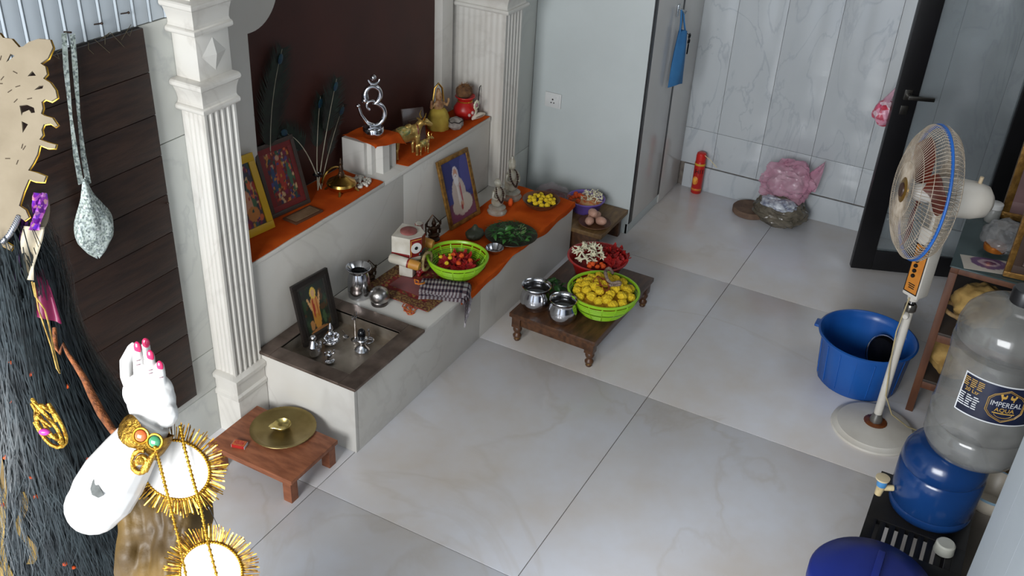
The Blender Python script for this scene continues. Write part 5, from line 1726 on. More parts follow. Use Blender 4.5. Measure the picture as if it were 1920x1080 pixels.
# ------------------------------------------------------------------ pedestal fan
FX, FY = 1.221, -1.682
fan = thing('pedestal_fan', 'white pedestal fan with blue rimmed wire guard on a round base', 'fan', (FX, FY, 0))
fw_ = M('fan_cream', (198, 194, 186), (184, 178, 168), scale=6, rough=0.4)
fwire = M('fan_wire', (176, 164, 148), (150, 136, 118), scale=40, rough=0.5)
B().lathe([(0, 0), (0.166, 0), (0.169, 0.005), (0.167, 0.013), (0.15, 0.02), (0.147, 0.024), (0.09, 0.036), (0.045, 0.04), (0, 0.041)], 56).build('base', fw_, fan)
B().lathe([(0.02, 0.0405), (0.045, 0.0405), (0.046, 0.042), (0.043, 0.0435), (0.02, 0.046)], 44, None, lambda a, i: 1 + (0.03 * math.sin(24 * a) if i in (2, 3) else 0)).build('rosette', M('amber_rosette', (120, 66, 26), (80, 40, 18), scale=40, rough=0.35), fan)
B().lathe([(0.024, 0.045), (0.026, 0.05), (0.02, 0.07), (0.017, 0.085)], 28).build('collar', M('grey_collar', (130, 128, 124), rough=0.35, metal=0.7), fan)
B().tube([(0, 0, 0.05), (0, 0, 0.60)], 0.0165, 20).build('outer_pole', fw_, fan)
B().lathe([(0.0185, 0.575), (0.0225, 0.58), (0.0225, 0.6), (0.018, 0.607)], 24).build('clamp', M('grey_collar2', (120, 116, 110), rough=0.3, metal=0.8), fan)
B().lathe([(0, 0), (0.012, 0), (0.012, 0.018), (0.009, 0.022), (0, 0.022)], 18).build('clamp_knob', fw_, fan, 40, Matrix.Translation((-0.018, 0.006, 0.565)) @ Matrix.Rotation(-PI / 2, 4, 'Y'))
B().tube([(0, 0, 0.6), (0, 0, 0.66)], 0.012, 16).build('inner_pole', M('chrome', (200, 200, 200), rough=0.12, metal=1.0), fan)
B().lathe([(0.013, 0.62), (0.02, 0.625), (0.022, 0.645), (0.022, 0.66)], 24).build('neck_cup', fw_, fan)
fang = 1.95
box_m = Matrix.Rotation(2.62, 4, 'Z')
B().bb(-0.036, 0.03, -0.034, 0.034, 0.645, 0.925, 0.008).build('control_box', fw_, fan, 40, box_m)
cp_ = B().bb(0.03, 0.0325, -0.028, 0.028, 0.665, 0.86, 0.001).build('control_panel', M('amber_panel', (196, 130, 50), (176, 106, 36), scale=14, rough=0.35), fan, 40, box_m)
b = B()
for (a, b_, c, d) in ((-0.029, 0.029, 0.662, 0.666), (-0.029, 0.029, 0.859, 0.863), (-0.029, -0.026, 0.662, 0.863), (0.026, 0.029, 0.662, 0.863)):
    b.bb(0.0322, 0.0334, a, b_, c, d)
b.build('panel_border', black_m, cp_)
for k in range(4):
    B().lathe([(0, 0), (0.0075, 0), (0.0075, 0.006), (0.006, 0.008), (0, 0.008)], 16).build('knob', black_m, cp_, 40, Matrix.Translation((0.0325, -0.006, 0.735 + k * 0.021)) @ Matrix.Rotation(PI / 2, 4, 'Y'))
b = B()
for k in range(3):
    b.bb(0.0325, 0.0331, -0.012 - 0.002 * k, 0.012, 0.682 + 0.008 * k, 0.686 + 0.008 * k)
b.bb(0.0325, 0.0331, -0.014, 0.0, 0.84, 0.85)
b.build('panel_print', black_m, cp_)
# head: local +x = blowing direction
hd = Matrix.Translation((0, 0, 1.055)) @ Matrix.Rotation(fang, 4, 'Z') @ Matrix.Rotation(-0.06, 4, 'Y')
B().tube([(0, 0, 0.92), (0, 0, 1.0)], 0.02, 16).build('neck', fw_, fan)
RX = Matrix.Rotation(PI / 2, 4, 'Y')
B().lathe([(0, -0.165), (0.03, -0.162), (0.056, -0.142), (0.067, -0.1), (0.072, 0.0), (0.064, 0.03), (0, 0.03)], 32).build('motor_housing', fw_, fan, 40, hd @ RX)
B().tube([(-0.1, 0, 0.06), (-0.1, 0, 0.09)], 0.007, 10).build('swing_knob', M('cream_knob', (190, 170, 140), rough=0.5), fan, 40, hd)
RG, GX = 0.236, 0.07


def guard(profile, n):
    b = B()
    for k in range(n):
        a = 2 * PI * k / n
        b.tube([(x, r_ * math.cos(a), r_ * math.sin(a)) for (x, r_) in profile], 0.0011, 4, cap=False)
    return b


fr_prof = [(GX + 0.075, 0.045), (GX + 0.073, 0.1), (GX + 0.064, 0.16), (GX + 0.045, 0.21), (GX + 0.02, 0.238), (GX, RG)]
bk_prof = [(GX - 0.06, 0.06), (GX - 0.065, 0.12), (GX - 0.062, 0.18), (GX - 0.045, 0.222), (GX - 0.015, 0.242), (GX, RG)]
b = guard(fr_prof, 96)
for (x, r_) in fr_prof[1:4]:
    b.tube([(x, r_ * math.cos(a * 2 * PI / 48), r_ * math.sin(a * 2 * PI / 48)) for a in range(48)], 0.0013, 4, True)
tag(b.build('front_guard', fwire, fan, 40, hd), kind='stuff')
b = guard(bk_prof, 96)
for (x, r_) in bk_prof[1:4]:
    b.tube([(x, r_ * math.cos(a * 2 * PI / 48), r_ * math.sin(a * 2 * PI / 48)) for a in range(48)], 0.0013, 4, True)
tag(b.build('rear_guard', fwire, fan, 40, hd), kind='stuff')
B().tube([(GX, RG * math.cos(a * 2 * PI / 64), RG * math.sin(a * 2 * PI / 64)) for a in range(64)], 0.0085, 8, True, flat=0.6).build('blue_rim', M('fan_blue', (40, 104, 190), rough=0.4), fan, 40, hd)
B().lathe([(0, GX + 0.08), (0.036, GX + 0.078), (0.046, GX + 0.074), (0.048, GX + 0.07), (0.03, GX + 0.07)], 32).build('badge', M('gold_badge', (176, 136, 60), (140, 100, 40), scale=10, rough=0.3, metal=0.8), fan, 40, hd @ RX)
B().lathe([(0, GX + 0.084), (0.024, GX + 0.083), (0.026, GX + 0.079), (0, GX + 0.078)], 28).build('badge_centre', M('dark_badge', (70, 44, 30), rough=0.4), fan, 40, hd @ RX)
B().lathe([(0, 0.05), (0.032, 0.05), (0.034, 0.06), (0.03, 0.1), (0.02, 0.11), (0, 0.112)], 28).build('hub', M('white_hub', (206, 202, 196), rough=0.4), fan, 40, hd @ RX)
bl_m = M('brown_blade', (110, 44, 30), (90, 34, 24), scale=4, rough=0.3)
for k in range(3):
    a0 = k * 2 * PI / 3 + 0.4

    def bf(u, v, a0=a0):
        r_ = 0.03 + 0.185 * u
        sp = 0.75 * math.sin(PI * (0.18 + 0.74 * u))
        a = a0 + (v - 0.5) * sp * 1.5
        return Vector((0.075 + 0.03 * (v - 0.5), r_ * math.cos(a), r_ * math.sin(a)))
    B().grid(bf, 10, 8, 0.002).build('blade', bl_m, fan, 60, hd)
cdm = M('cream_cable', (176, 160, 120), rough=0.6)
B().tube([(-0.022, 0.012, 0.64), (-0.05, 0.02, 0.5), (-0.03, 0.01, 0.35), (-0.035, -0.01, 0.2), (0.0, -0.05, 0.1), (0.03, -0.12, 0.045), (0.06, -0.165, 0.022), (0.12, -0.2, 0.004), (0.2, -0.25, 0.004)], 0.0028, 6).build('cable', cdm, fan, 60)

# ------------------------------------------------------------------ rack with glass top
rk_m = M('rack_brown', (96, 60, 40), (74, 44, 30), scale=8, rough=0.45, stretch=(4, 4, 1))
rk = thing('glass_top_rack', 'brown wooden rack with dark glass top behind the water bottles', 'rack', (0, 0, 0))
RX0, RX1, RY0, RY1, RZ = 1.43, 2.06, -2.26, -1.772, 0.70
for (x, y) in ((RX0, RY0), (RX0, RY1 - 0.03), (RX1 - 0.03, RY0), (RX1 - 0.03, RY1 - 0.03)):
    B().bb(x, x + 0.03, y, y + 0.03, 0, RZ - 0.03, 0.002).build('leg', rk_m, rk)
for (a, b_, c, d) in ((RX0, RX1, RY0, RY0 + 0.03), (RX0, RX1, RY1 - 0.03, RY1), (RX0, RX0 + 0.03, RY0 + 0.03, RY1 - 0.03), (RX1 - 0.03, RX1, RY0 + 0.03, RY1 - 0.03)):
    B().bb(a, b_, c, d, RZ - 0.03, RZ - 0.006, 0.002).build('top_rail', rk_m, rk)
B().bb(RX0 - 0.004, RX1 + 0.004, RY0 - 0.004, RY1 + 0.004, RZ - 0.006, RZ, 0.001).build('glass_top', M('dark_glass_top', (62, 76, 76), (52, 66, 66), scale=4, rough=0.1), rk)
for z in (0.17, 0.40):
    B().bb(RX0 + 0.002, RX1 - 0.002, RY0 + 0.002, RY1 - 0.002, z - 0.012, z, 0.002).build('shelf', M('dark_shelf', (58, 48, 42), rough=0.5), rk)
    B().bb(RX0 + 0.004, RX0 + 0.026, RY0 + 0.03, RY1 - 0.03, z - 0.045, z - 0.012, 0.002).build('shelf_rail', rk_m, rk)
yc = M('mustard_cloth', (176, 144, 84), (140, 108, 56), scale=18, rough=0.85, bump=0.5, bscale=50)
for (lb, x, y, z, sx_, sy_, sz_, sd) in (('crumpled mustard cloth bundle on the lowest rack shelf', 1.56, -1.9, 0.17, 0.12, 0.11, 0.07, 1), ('pale mustard cloth bundle on the middle rack shelf', 1.58, -1.92, 0.40, 0.11, 0.11, 0.085, 2), ('mustard cloth bundle deeper on the lowest rack shelf', 1.83, -1.9, 0.17, 0.11, 0.1, 0.06, 3)):
    o = B().ball((0, 0, sz_ * 0.92), (sx_, sy_, sz_), 4, None, lambda c: 1 + 0.22 * noise.noise(c * 2.2 + Vector((sd * 9, 0, 0))) + 0.1 * noise.noise(c * 6)).build('cloth_bundle', yc, None, 60)
    o.location = (x, y, z + 0.012)
    tag(o, lb, 'cloth')
mt_ = thing('wicker_ring', 'round woven ring lying on the middle rack shelf cloth', 'ring', (1.50, -1.83, 0.47))
B().tube([(0.045 * math.cos(a * PI / 12), 0.045 * math.sin(a * PI / 12), 0.01 + 0.012 * math.sin(a * PI / 12)) for a in range(24)], 0.009, 8, True).build('ring', M('woven_straw', (150, 122, 80), (110, 86, 54), scale=60, rough=0.8, bump=0.4), mt_, 60)
sb_ = thing('white_jar', 'small clear jar with white lid on the dark glass rack top', 'jar', (1.93, -1.86, RZ))
B().lathe([(0, 0), (0.026, 0), (0.029, 0.004), (0.029, 0.055), (0.024, 0.062)], 24).build('jar', M('milky_plastic', (170, 170, 166), rough=0.3, alpha=0.7), sb_)
B().lathe([(0.024, 0.06), (0.03, 0.062), (0.03, 0.082), (0.026, 0.085), (0, 0.085)], 24).build('lid', plas, sb_)
pg = thing('plastic_parcel', 'crumpled clear plastic parcel on the dark glass rack top', 'parcel', (1.68, -1.93, RZ))
B().ball((0, 0, 0.06), (0.1, 0.09, 0.062), 4, None, lambda c: 1 + 0.2 * noise.noise(c * 2.6) + 0.1 * noise.noise(c * 6)).build('film', M('grey_clear_film', (150, 150, 150), (110, 110, 112), scale=12, rough=0.18, alpha=0.5, bump=0.6, bscale=40), pg, 0)
B().lathe([(0, 0.02), (0.04, 0.02), (0.043, 0.03), (0.043, 0.042), (0.038, 0.046), (0, 0.046)], 30).build('amber_tin', M('amber_tin', (180, 110, 40), (130, 60, 26), scale=20, rough=0.3, metal=0.5), pg, 40, Matrix.Translation((-0.06, 0.03, 0.0)))
pp = thing('printed_leaflet', 'printed paper leaflet with purple picture on the rack top', 'leaflet', (1.53, -1.895, RZ), 0.25)
o = B().grid(lambda u, v: Vector(((u - 0.5) * 0.15, (v - 0.5) * 0.2, 0.001 + 0.0015 * math.sin(5 * u))), 24, 32, 0.0008).build('paper', print_m, pp, 0)
paint(o, lambda c: shapes((186, 178, 166), [(0.5, 0.5, 0.34, 0.34, (96, 66, 104)), (0.5, 0.5, 0.2, 0.2, (170, 150, 160)), (0.5, 0.48, 0.1, 0.12, (84, 52, 90))])(c.x / 0.15 + 0.5, c.y / 0.2 + 0.5))
gold2 = M('gilt_frame', (150, 112, 54), (110, 78, 36), scale=40, rough=0.38, metal=0.6, bump=0.3, bscale=140)
art_b = shapes((70, 52, 46), busy(55, None, [(120, 90, 90), (90, 70, 80), (60, 50, 56), (140, 120, 110)], 60, 0.2))
framed('gilt_picture', 'large gilt framed picture standing at the back of the rack', 0.46, 0.62, 0.03, gold2, art_b, (2.02, -2.115, RZ + 0.003), -PI / 2 + 0.12, 0.04, inner=(M('mauve_mount', (120, 92, 92), rough=0.6), 0.05), dp=0.03, nx=20, ny=24)
framed('gilt_picture', 'gilt framed picture standing at the front of the rack top', 0.34, 0.5, 0.022, gold2, art_b, (1.475, -2.12, RZ + 0.003), -PI / 2 + 0.1, 0.03, inner=(M('dark_brown_mount', (64, 46, 36), rough=0.6), 0.03), dp=0.025, nx=20, ny=24)

# ------------------------------------------------------------------ black slotted crate stand, bottles, drum
cr = thing('black_crate', 'black slotted plastic stand under the blue water bottle', 'stand', (0.1, -1.905, 0))
cr_m = M('black_plastic', (26, 24, 24), (18, 17, 17), scale=10, rough=0.5)
CZ, CHX, CHY = 0.53, 0.19, 0.135
b = B()
for (a, b_, c, d) in ((-CHX, -0.13, -CHY, CHY), (-0.03, CHX, -CHY, CHY), (-0.13, -0.03, -CHY, -0.105), (-0.13, -0.03, 0.105, CHY)):
    b.bb(a, b_, c, d, CZ - 0.02, CZ, 0.002)
for k in range(8):
    y = -0.105 + (k + 0.5) * 0.2625 / 10
    b.bb(-0.13, -0.03, -0.105 + k * 0.0263, -0.105 + k * 0.0263 + 0.016, CZ - 0.018, CZ - 0.002, 0.001)
b.build('top', cr_m, cr, 30)
for sx in (-1, 1):
    for sy in (-1, 1):
        B().prism([(-0.022, -0.022), (0.022, -0.022), (0.022, 0.022), (-0.022, 0.022)], CZ - 0.02, Matrix.Translation((sx * (CHX - 0.024), sy * (CHY - 0.024), 0))).build('leg', cr_m, cr)
for sy in (-1, 1):
    B().bb(-CHX + 0.046, CHX - 0.046, sy * (CHY - 0.008) - 0.006, sy * (CHY - 0.008) + 0.006, CZ - 0.14, CZ - 0.02, 0.002).build('side_panel', cr_m, cr)
for sx in (-1, 1):
    B().bb(sx * (CHX - 0.008) - 0.006, sx * (CHX - 0.008) + 0.006, -CHY + 0.046, CHY - 0.046, CZ - 0.14, CZ - 0.02, 0.002).build('end_panel', cr_m, cr)
bj = thing('blue_water_bottle', 'blue water dispenser bottle with a cream tap on the black stand', 'water bottle', (0.195, -1.92, CZ), 0)
bj_m = M('bottle_blue', (20, 54, 104), (15, 44, 88), scale=4, rough=0.18, trans=0.12)
B().lathe([(0, 0), (0.1, 0), (0.112, 0.01), (0.116, 0.026), (0.112, 0.036), (0.117, 0.044), (0.117, 0.155), (0.111, 0.163), (0.117, 0.172), (0.113, 0.2), (0.1, 0.225), (0.085, 0.238), (0.08, 0.242), (0, 0.242)], 52).build('body', bj_m, bj, 50)
tap_a = math.radians(118)
tp = Matrix.Rotation(tap_a, 4, 'Z')
tpo = B().tube([(0.12, 0, 0.07), (0.165, 0, 0.07)], 0.009, 12).tube([(0.155, 0, 0.08), (0.158, 0, 0.045)], [0.013, 0.01], 12).build('tap', M('cream_tap', (196, 180, 140), (170, 150, 110), scale=20, rough=0.4), bj, 40, tp)
B().lathe([(0, 0.1), (0.014, 0.1), (0.02, 0.103), (0.02, 0.108), (0, 0.11)], 20, Matrix.Translation((0.158, 0, 0))).build('tap_lever', M('cream_tap2', (200, 184, 150), rough=0.4), tpo)
B().lathe([(0.0135, 0.078), (0.0145, 0.08), (0.0145, 0.098), (0.0135, 0.1)], 20, Matrix.Translation((0.156, 0, 0))).build('tap_ring', M('tap_blue', (70, 130, 180), rough=0.4), tpo)

cj = thing('clear_water_bottle', 'large clear empty water bottle with dark label and black cap stacked on the blue one', 'water bottle', (0.2, -1.966, CZ + 0.2425))
cj_m = M('clear_pet', (132, 132, 129), (98, 98, 96), scale=9, rough=0.12, alpha=0.55, spec=0.8, bump=0.08, bscale=14)
prof = [(0.0, 0.012), (0.07, 0.006), (0.095, 0.0), (0.118, 0.014), (0.13, 0.04), (0.132, 0.09), (0.122, 0.1), (0.132, 0.11), (0.133, 0.135), (0.129, 0.145), (0.1295, 0.15), (0.1295, 0.3), (0.129, 0.305), (0.133, 0.315), (0.134, 0.345), (0.122, 0.355), (0.133, 0.365), (0.132, 0.395), (0.124, 0.425), (0.104, 0.45), (0.075, 0.466), (0.04, 0.474), (0.03, 0.482), (0.03, 0.5)]
B().lathe(prof, 60).build('body', cj_m, cj, 50)
B().lathe([(0.033, 0.478), (0.035, 0.48), (0.035, 0.512), (0.031, 0.518), (0, 0.518)], 28).build('cap', M('black_cap', (22, 22, 24), rough=0.35), cj)
A0 = math.radians(194)
LR = 0.1308


def lab(x, y, dr=0.0):
    a = A0 + x / LR
    return Vector(((LR + dr) * math.cos(a), (LR + dr) * math.sin(a), 0.245 + y))


navy = M('label_navy', (22, 28, 50), (18, 22, 40), scale=20, rough=0.35)
lwhite = M('label_white', (196, 198, 200), rough=0.4)
lgold = M('label_gold', (190, 150, 70), rough=0.4)
LW, LH = 0.108, 0.056
B().grid(lambda u, v: lab((u - 0.5) * 2 * (LW + 0.004), (v - 0.5) * 2 * (LH + 0.004), -0.0002), 30, 2, 0.0004).build('label_border', lwhite, cj)
B().grid(lambda u, v: lab((u - 0.5) * 2 * LW, (v - 0.5) * 2 * LH, 0.0005), 30, 2, 0.0004).build('label', navy, cj)


def lab_poly(pts, wdt, m, nm):
    b = B()
    n = len(pts)
    for i in range(n):
        p, q = pts[i], pts[(i + 1) % n]
        b.tube([lab(p[0] + (q[0] - p[0]) * k / 4, p[1] + (q[1] - p[1]) * k / 4, 0.0012) for k in range(5)], wdt, 4)
    return b.build(nm, m, cj)


hexa = [(0.005 + 0.045 * c_, 0.05 * s_) for c_, s_ in ((-1, 0.35), (-0.75, 0.62), (0, 0.98), (0.75, 0.62), (1, 0.35), (1, -0.4), (0.7, -0.7), (0, -0.98), (-0.7, -0.7), (-1, -0.4))]
lab_poly(hexa, 0.0009, lgold, 'crest_outline')
lab_poly([(0.005 + (x - 0.005) * 0.92, y * 0.92) for x, y in hexa], 0.0006, lgold, 'crest_outline')
bend = lambda cx, cy: (lambda c: lab(cx + c.x, cy + c.y, 0.0012 + c.z))
text('IMPEREAL', 0.0215, lwhite, cj, 0.0003, None, bend(0.005, 0.004), 'lettering', sx=0.82)
text('AQUA', 0.0165, lgold, cj, 0.0003, None, bend(0.005, -0.013), 'lettering')
text('20 Ltr', 0.015, lgold, cj, 0.0003, None, bend(-0.082, 0.014), 'lettering')
b = B()
for sg in (-1, 1):
    for (x, y, rx_, ry_) in ((0.011, 0.026, 0.007, 0.004), (0.017, 0.032, 0.003, 0.004), (0.006, 0.03, 0.002, 0.006), (0.014, 0.02, 0.0015, 0.005)):
        b.grid(lambda u, v, x=x, y=y, rx_=rx_, ry_=ry_, sg=sg: lab(0.005 + sg * x + rx_ * math.cos(2 * PI * u) * v, y + ry_ * math.sin(2 * PI * u) * v, 0.0013), 10, 2)
b.build('crest_lions', lgold, cj, 0)
b = B()
rg = random.Random(5)
for k in range(5):
    y = 0.046 - k * 0.0055
    for q in range(3):
        x = -0.108 + q * 0.018
        b.grid(lambda u, v, x=x, y=y: lab(x + u * rg_w, y + v * 0.0022, 0.0011), 2, 1) if (rg_w := rg.uniform(0.010, 0.016)) else None
tag(b.build('small_print', lgold, cj, 0), kind='stuff')
b = B()
for k in range(6):
    y = -0.002 - k * 0.0068
    for q in range(3):
        x = -0.108 + q * 0.018
        b.grid(lambda u, v, x=x, y=y: lab(x + u * rg_w, y + v * 0.003, 0.0011), 2, 1) if (rg_w := rg.uniform(0.010, 0.017)) else None
for k in range(6):
    b.grid(lambda u, v, k=k: lab(0.066 + u * 0.04, 0.046 - 0.005 * k + v * 0.0022, 0.0011), 3, 1)
tag(b.build('small_print', lwhite, cj, 0), kind='stuff')
lab_poly([(0.072, -0.002), (0.1, -0.002), (0.1, 0.02), (0.072, 0.02)], 0.0008, lwhite, 'mark_outline')
lab_poly([(0.086 + 0.017 * math.cos(a * PI / 8), -0.03 + 0.012 * math.sin(a * PI / 8)) for a in range(16)], 0.0008, lwhite, 'mark_outline')
text('ISI', 0.013, lwhite, cj, 0.0003, None, bend(0.086, 0.009), 'lettering')
b = B()
b.tube([lab(0.005 + 0.022 * math.cos(a), -0.024 + 0.012 * math.sin(a), 0.0012) for a in [PI + PI * k / 8 for k in range(9)]], 0.0007, 4)
b.grid(lambda u, v: lab(-0.022 + u * 0.054, -0.0245 + v * 0.003, 0.0011), 4, 1)
b.build('crest_ribbon', lgold, cj, 0)

wc = thing('white_cup', 'upturned white plastic cup lid on the black slotted stand', 'cup', (0.04, -1.985, CZ))
B().lathe([(0, 0.03), (0.022, 0.03), (0.026, 0.026), (0.028, 0.0), (0.025, 0.0), (0.023, 0.025), (0, 0.027)], 30).build('cup', M('off_white_plastic', (176, 176, 166), rough=0.45), wc)
pw = thing('white_bowl', 'white bowl with pale blue rim standing behind the blue bottle', 'bowl', (0.42, -2.085, 0.0))
B().bb(-0.05, 0.05, -0.05, 0.05, 0, 0.44, 0.004).build('stand_post', M('grey_post', (120, 112, 102), rough=0.6), pw)
B().lathe([(0, 0.44), (0.05, 0.44), (0.075, 0.47), (0.085, 0.51), (0.083, 0.515), (0.07, 0.475), (0.045, 0.448), (0, 0.446)], 36).build('bowl', M('cream_ceramic', (200, 190, 174), rough=0.35), pw)
B().lathe([(0.0845, 0.508), (0.0865, 0.51), (0.0855, 0.518), (0.0825, 0.516)], 36).build('rim', M('pale_blue_rim', (130, 160, 180), rough=0.35), pw)
dr_ = thing('blue_drum', 'dark blue plastic drum nearest the camera beside the black stand', 'drum', (-0.262, -1.835, 0))
dm_ = M('drum_blue', (30, 46, 128), (24, 36, 104), scale=4, rough=0.4)
B().lathe([(0, 0), (0.14, 0), (0.148, 0.01), (0.152, 0.2), (0.155, 0.21), (0.152, 0.22), (0.152, 0.42), (0.155, 0.43), (0.152, 0.44), (0.152, 0.575), (0, 0.575)], 52).build('body', dm_, dr_, 50)
B().lathe([(0.15, 0.565), (0.16, 0.567), (0.16, 0.6), (0.152, 0.612), (0.1, 0.622), (0, 0.626)], 52).build('lid', dm_, dr_, 50)
B().box((0.03, 0, 0.63), (0.12, 0.02, 0.02), None, 0.006).build('lid_handle', dm_, dr_)
gf = thing('gold_trim_cloth', 'gold and brown leaf trimmed cloth strip hanging behind the black stand', 'cloth', (0.5, -2.2, 0.0))
b = B()
rg = random.Random(3)
for k in range(34):
    b.ball((rg.uniform(-0.14, 0.1), rg.uniform(-0.04, 0.1), 0.3 + rg.uniform(-0.3, 0.16)), (0.022, 0.016, 0.026), 2, None, lambda c: 1 + 0.4 * noise.noise(c * 3))
b.build('trim', M('gold_leaf_trim', (150, 120, 60), (70, 50, 40), scale=26, rough=0.5), gf, 0)

# ------------------------------------------------------------------ dark plank panel on the left wall
pn = thing('plank_panel', 'dark brown horizontal plank panel on the wall left of the column', 'panel', (0, 0, 0))
PX1, PX0, PZ0, PZ1 = -0.272, -1.75, 0.245, 1.602
B().bb(PX0, PX1 - 0.002, 0.517, 0.528, PZ0, PZ1).build('backing', gap_m, pn)
for k in range(10):
    h_ = (PZ1 - PZ0) / 10
    B().bb(PX0, PX1, 0.505, 0.517, PZ0 + k * h_ + 0.0012, PZ0 + (k + 1) * h_ - 0.0012, 0.0012).build('plank', wood_dark, pn)
nl_m = M('rusty_nail', (70, 56, 48), rough=0.5, metal=0.7)
for k, (u, v, lb) in enumerate(((228, 28, 'rusty nail at the top edge of the plank panel, nearest the column'), (178, 48, 'rusty nail at the top edge of the plank panel, middle of three'), (303, 383, 'rusty nail in the white wall beside the plank panel'))):
    p = at(u, v, y=0.53)
    o = B().tube([(0, 0.012, 0), (0, -0.03, 0.012)], 0.0022, 6).ball((0, -0.03, 0.012), 0.0045, 1).build('nail', nl_m, None, 60)
    o.location = p
    tag(o, lb, 'nail')
b = B()
rg = random.Random(12)
for k in range(9):
    x = -0.3 - rg.random() * 0.3
    z = PZ1 + 0.004
    b.tube([(x, 0.508, z), (x - rg.uniform(-0.03, 0.03), 0.5, z + rg.uniform(-0.02, 0.02)), (x - rg.uniform(-0.05, 0.05), 0.502, z + rg.uniform(-0.045, 0.03))], 0.0009, 4)
o = b.build('dry_twigs', M('dry_twig', (70, 62, 44), rough=0.9), None, 60)
tag(o, 'dry string ends and twigs caught along the top edge of the plank panel', 'twigs', None, 'stuff')

# printed cloth bag hanging on its strap
hbag = thing('hanging_cloth_bag', 'pale printed cloth pouch hanging by a long strap before the plank panel', 'bag', at(128, 62, y=0.492))
O = hbag.location
pr_m = pattern('grey_floral_cloth', 'cells', [(186, 196, 192), (140, 150, 148), (200, 208, 202), (112, 122, 120), (178, 188, 180), (150, 162, 152)], 210, 0.85, stretch=(1, 1, 0.8))


def rel(u, v, y=0.485):
    return at(u, v, y=y) - O


for pts in (((120, 62), (124, 130), (133, 220), (142, 290), (152, 345)), ((136, 64), (141, 130), (148, 220), (156, 290), (166, 345))):
    q = [rel(u, v, 0.487 - 0.012 * i / 4) for i, (u, v) in enumerate(pts)]
    b = B()
    vs = []
    for i, p in enumerate(q):
        wd = (0.0085, 0.0075, 0.0045, 0.007, 0.009)[i]
        tw_ = (0.0, 0.3, 1.2, 0.5, 0.1)[i]
        d = Vector((wd * math.cos(tw_), -wd * math.sin(tw_), 0))
        vs.append([b.bm.verts.new(p - d), b.bm.verts.new(p + d)])
    fs = [b.bm.faces.new((a[0], a[1], c[1], c[0])) for a, c in zip(vs, vs[1:])]
    bmesh.ops.solidify(b.bm, geom=fs, thickness=0.002)
    b.build('strap', pr_m, hbag, 60)
B().tube([(0, 0.015, 0.0), (0, -0.012, 0.004)], 0.003, 6).build('nail_loop', nl_m, hbag)
top, bot = rel(158, 338, 0.472), rel(184, 482, 0.468)
axis = bot - top
b = B()


def bagp(u, v):
    a = u * 2 * PI
    prof_ = (0.10, 0.2, 0.3, 0.46, 0.66, 0.86, 0.98, 1.0, 0.9, 0.66, 0.42, 0.05)
    k = v * (len(prof_) - 1)
    i = min(int(k), len(prof_) - 2)
    w_ = (prof_[i] + (prof_[i + 1] - prof_[i]) * (k - i)) * 0.063
    w_ *= 1 + 0.1 * math.sin(3 * a + 5 * v) + 0.05 * math.sin(7 * a + 2)
    return top + axis * v + Vector((w_ * math.cos(a), w_ * 0.62 * math.sin(a) + 0.0, 0.006 * math.sin(2 * a)))


b.grid(bagp, 40, 26)
bmesh.ops.remove_doubles(b.bm, verts=b.bm.verts[:], dist=0.0002)
b.build('pouch', pr_m, hbag, 60)

# ------------------------------------------------------------------ the large deity statue, seen from behind
st_ = thing('deity_statue', 'tall white skinned deity statue with black hair, raised hand and cardboard backed crown', 'statue', (-1.50, -0.50, 0))
SO = Vector(st_.location)


def sp(u, v, d):
    return at(u, v, d=d) - SO


camR = Vector(RW[0])
camU = -Vector(RW[1])
camB = -Vector(RW[2])
# body of gold cloth under the hair, down to the floor
gold_cl = M('olive_gold_cloth', (150, 122, 56), (104, 80, 34), scale=10, rough=0.55, bump=0.4, bscale=40, stretch=(3, 3, 0.7))
B().lathe([(0, 0), (0.26, 0), (0.26, 0.06), (0.24, 0.07)], 40).build('plinth', altar_m, st_)
B().lathe([(0.235, 0.07), (0.22, 0.3), (0.18, 0.8), (0.155, 1.1), (0.142, 1.25), (0.105, 1.40), (0.066, 1.50), (0.05, 1.60), (0.052, 1.66), (0.04, 1.72), (0, 1.735)], 48, None, lambda a, i: 1 + 0.03 * math.sin(9 * a + i)).build('robe', gold_cl, st_, 60)
hair_m = M('black_hair', (20, 26, 29), (46, 55, 58), scale=34, rough=0.45, spec=0.6)
rg = random.Random(99)


def bodyr(z):
    tb_ = ((0.6, 0.2), (0.9, 0.185), (1.1, 0.172), (1.25, 0.158), (1.40, 0.124), (1.50, 0.088), (1.60, 0.07), (1.68, 0.075), (1.76, 0.07), (1.8, 0.05))
    for (a, ra), (c, rc_) in zip(tb_, tb_[1:]):
        if a <= z <= c:
            return ra + (rc_ - ra) * (z - a) / (c - a)
    return 0.05


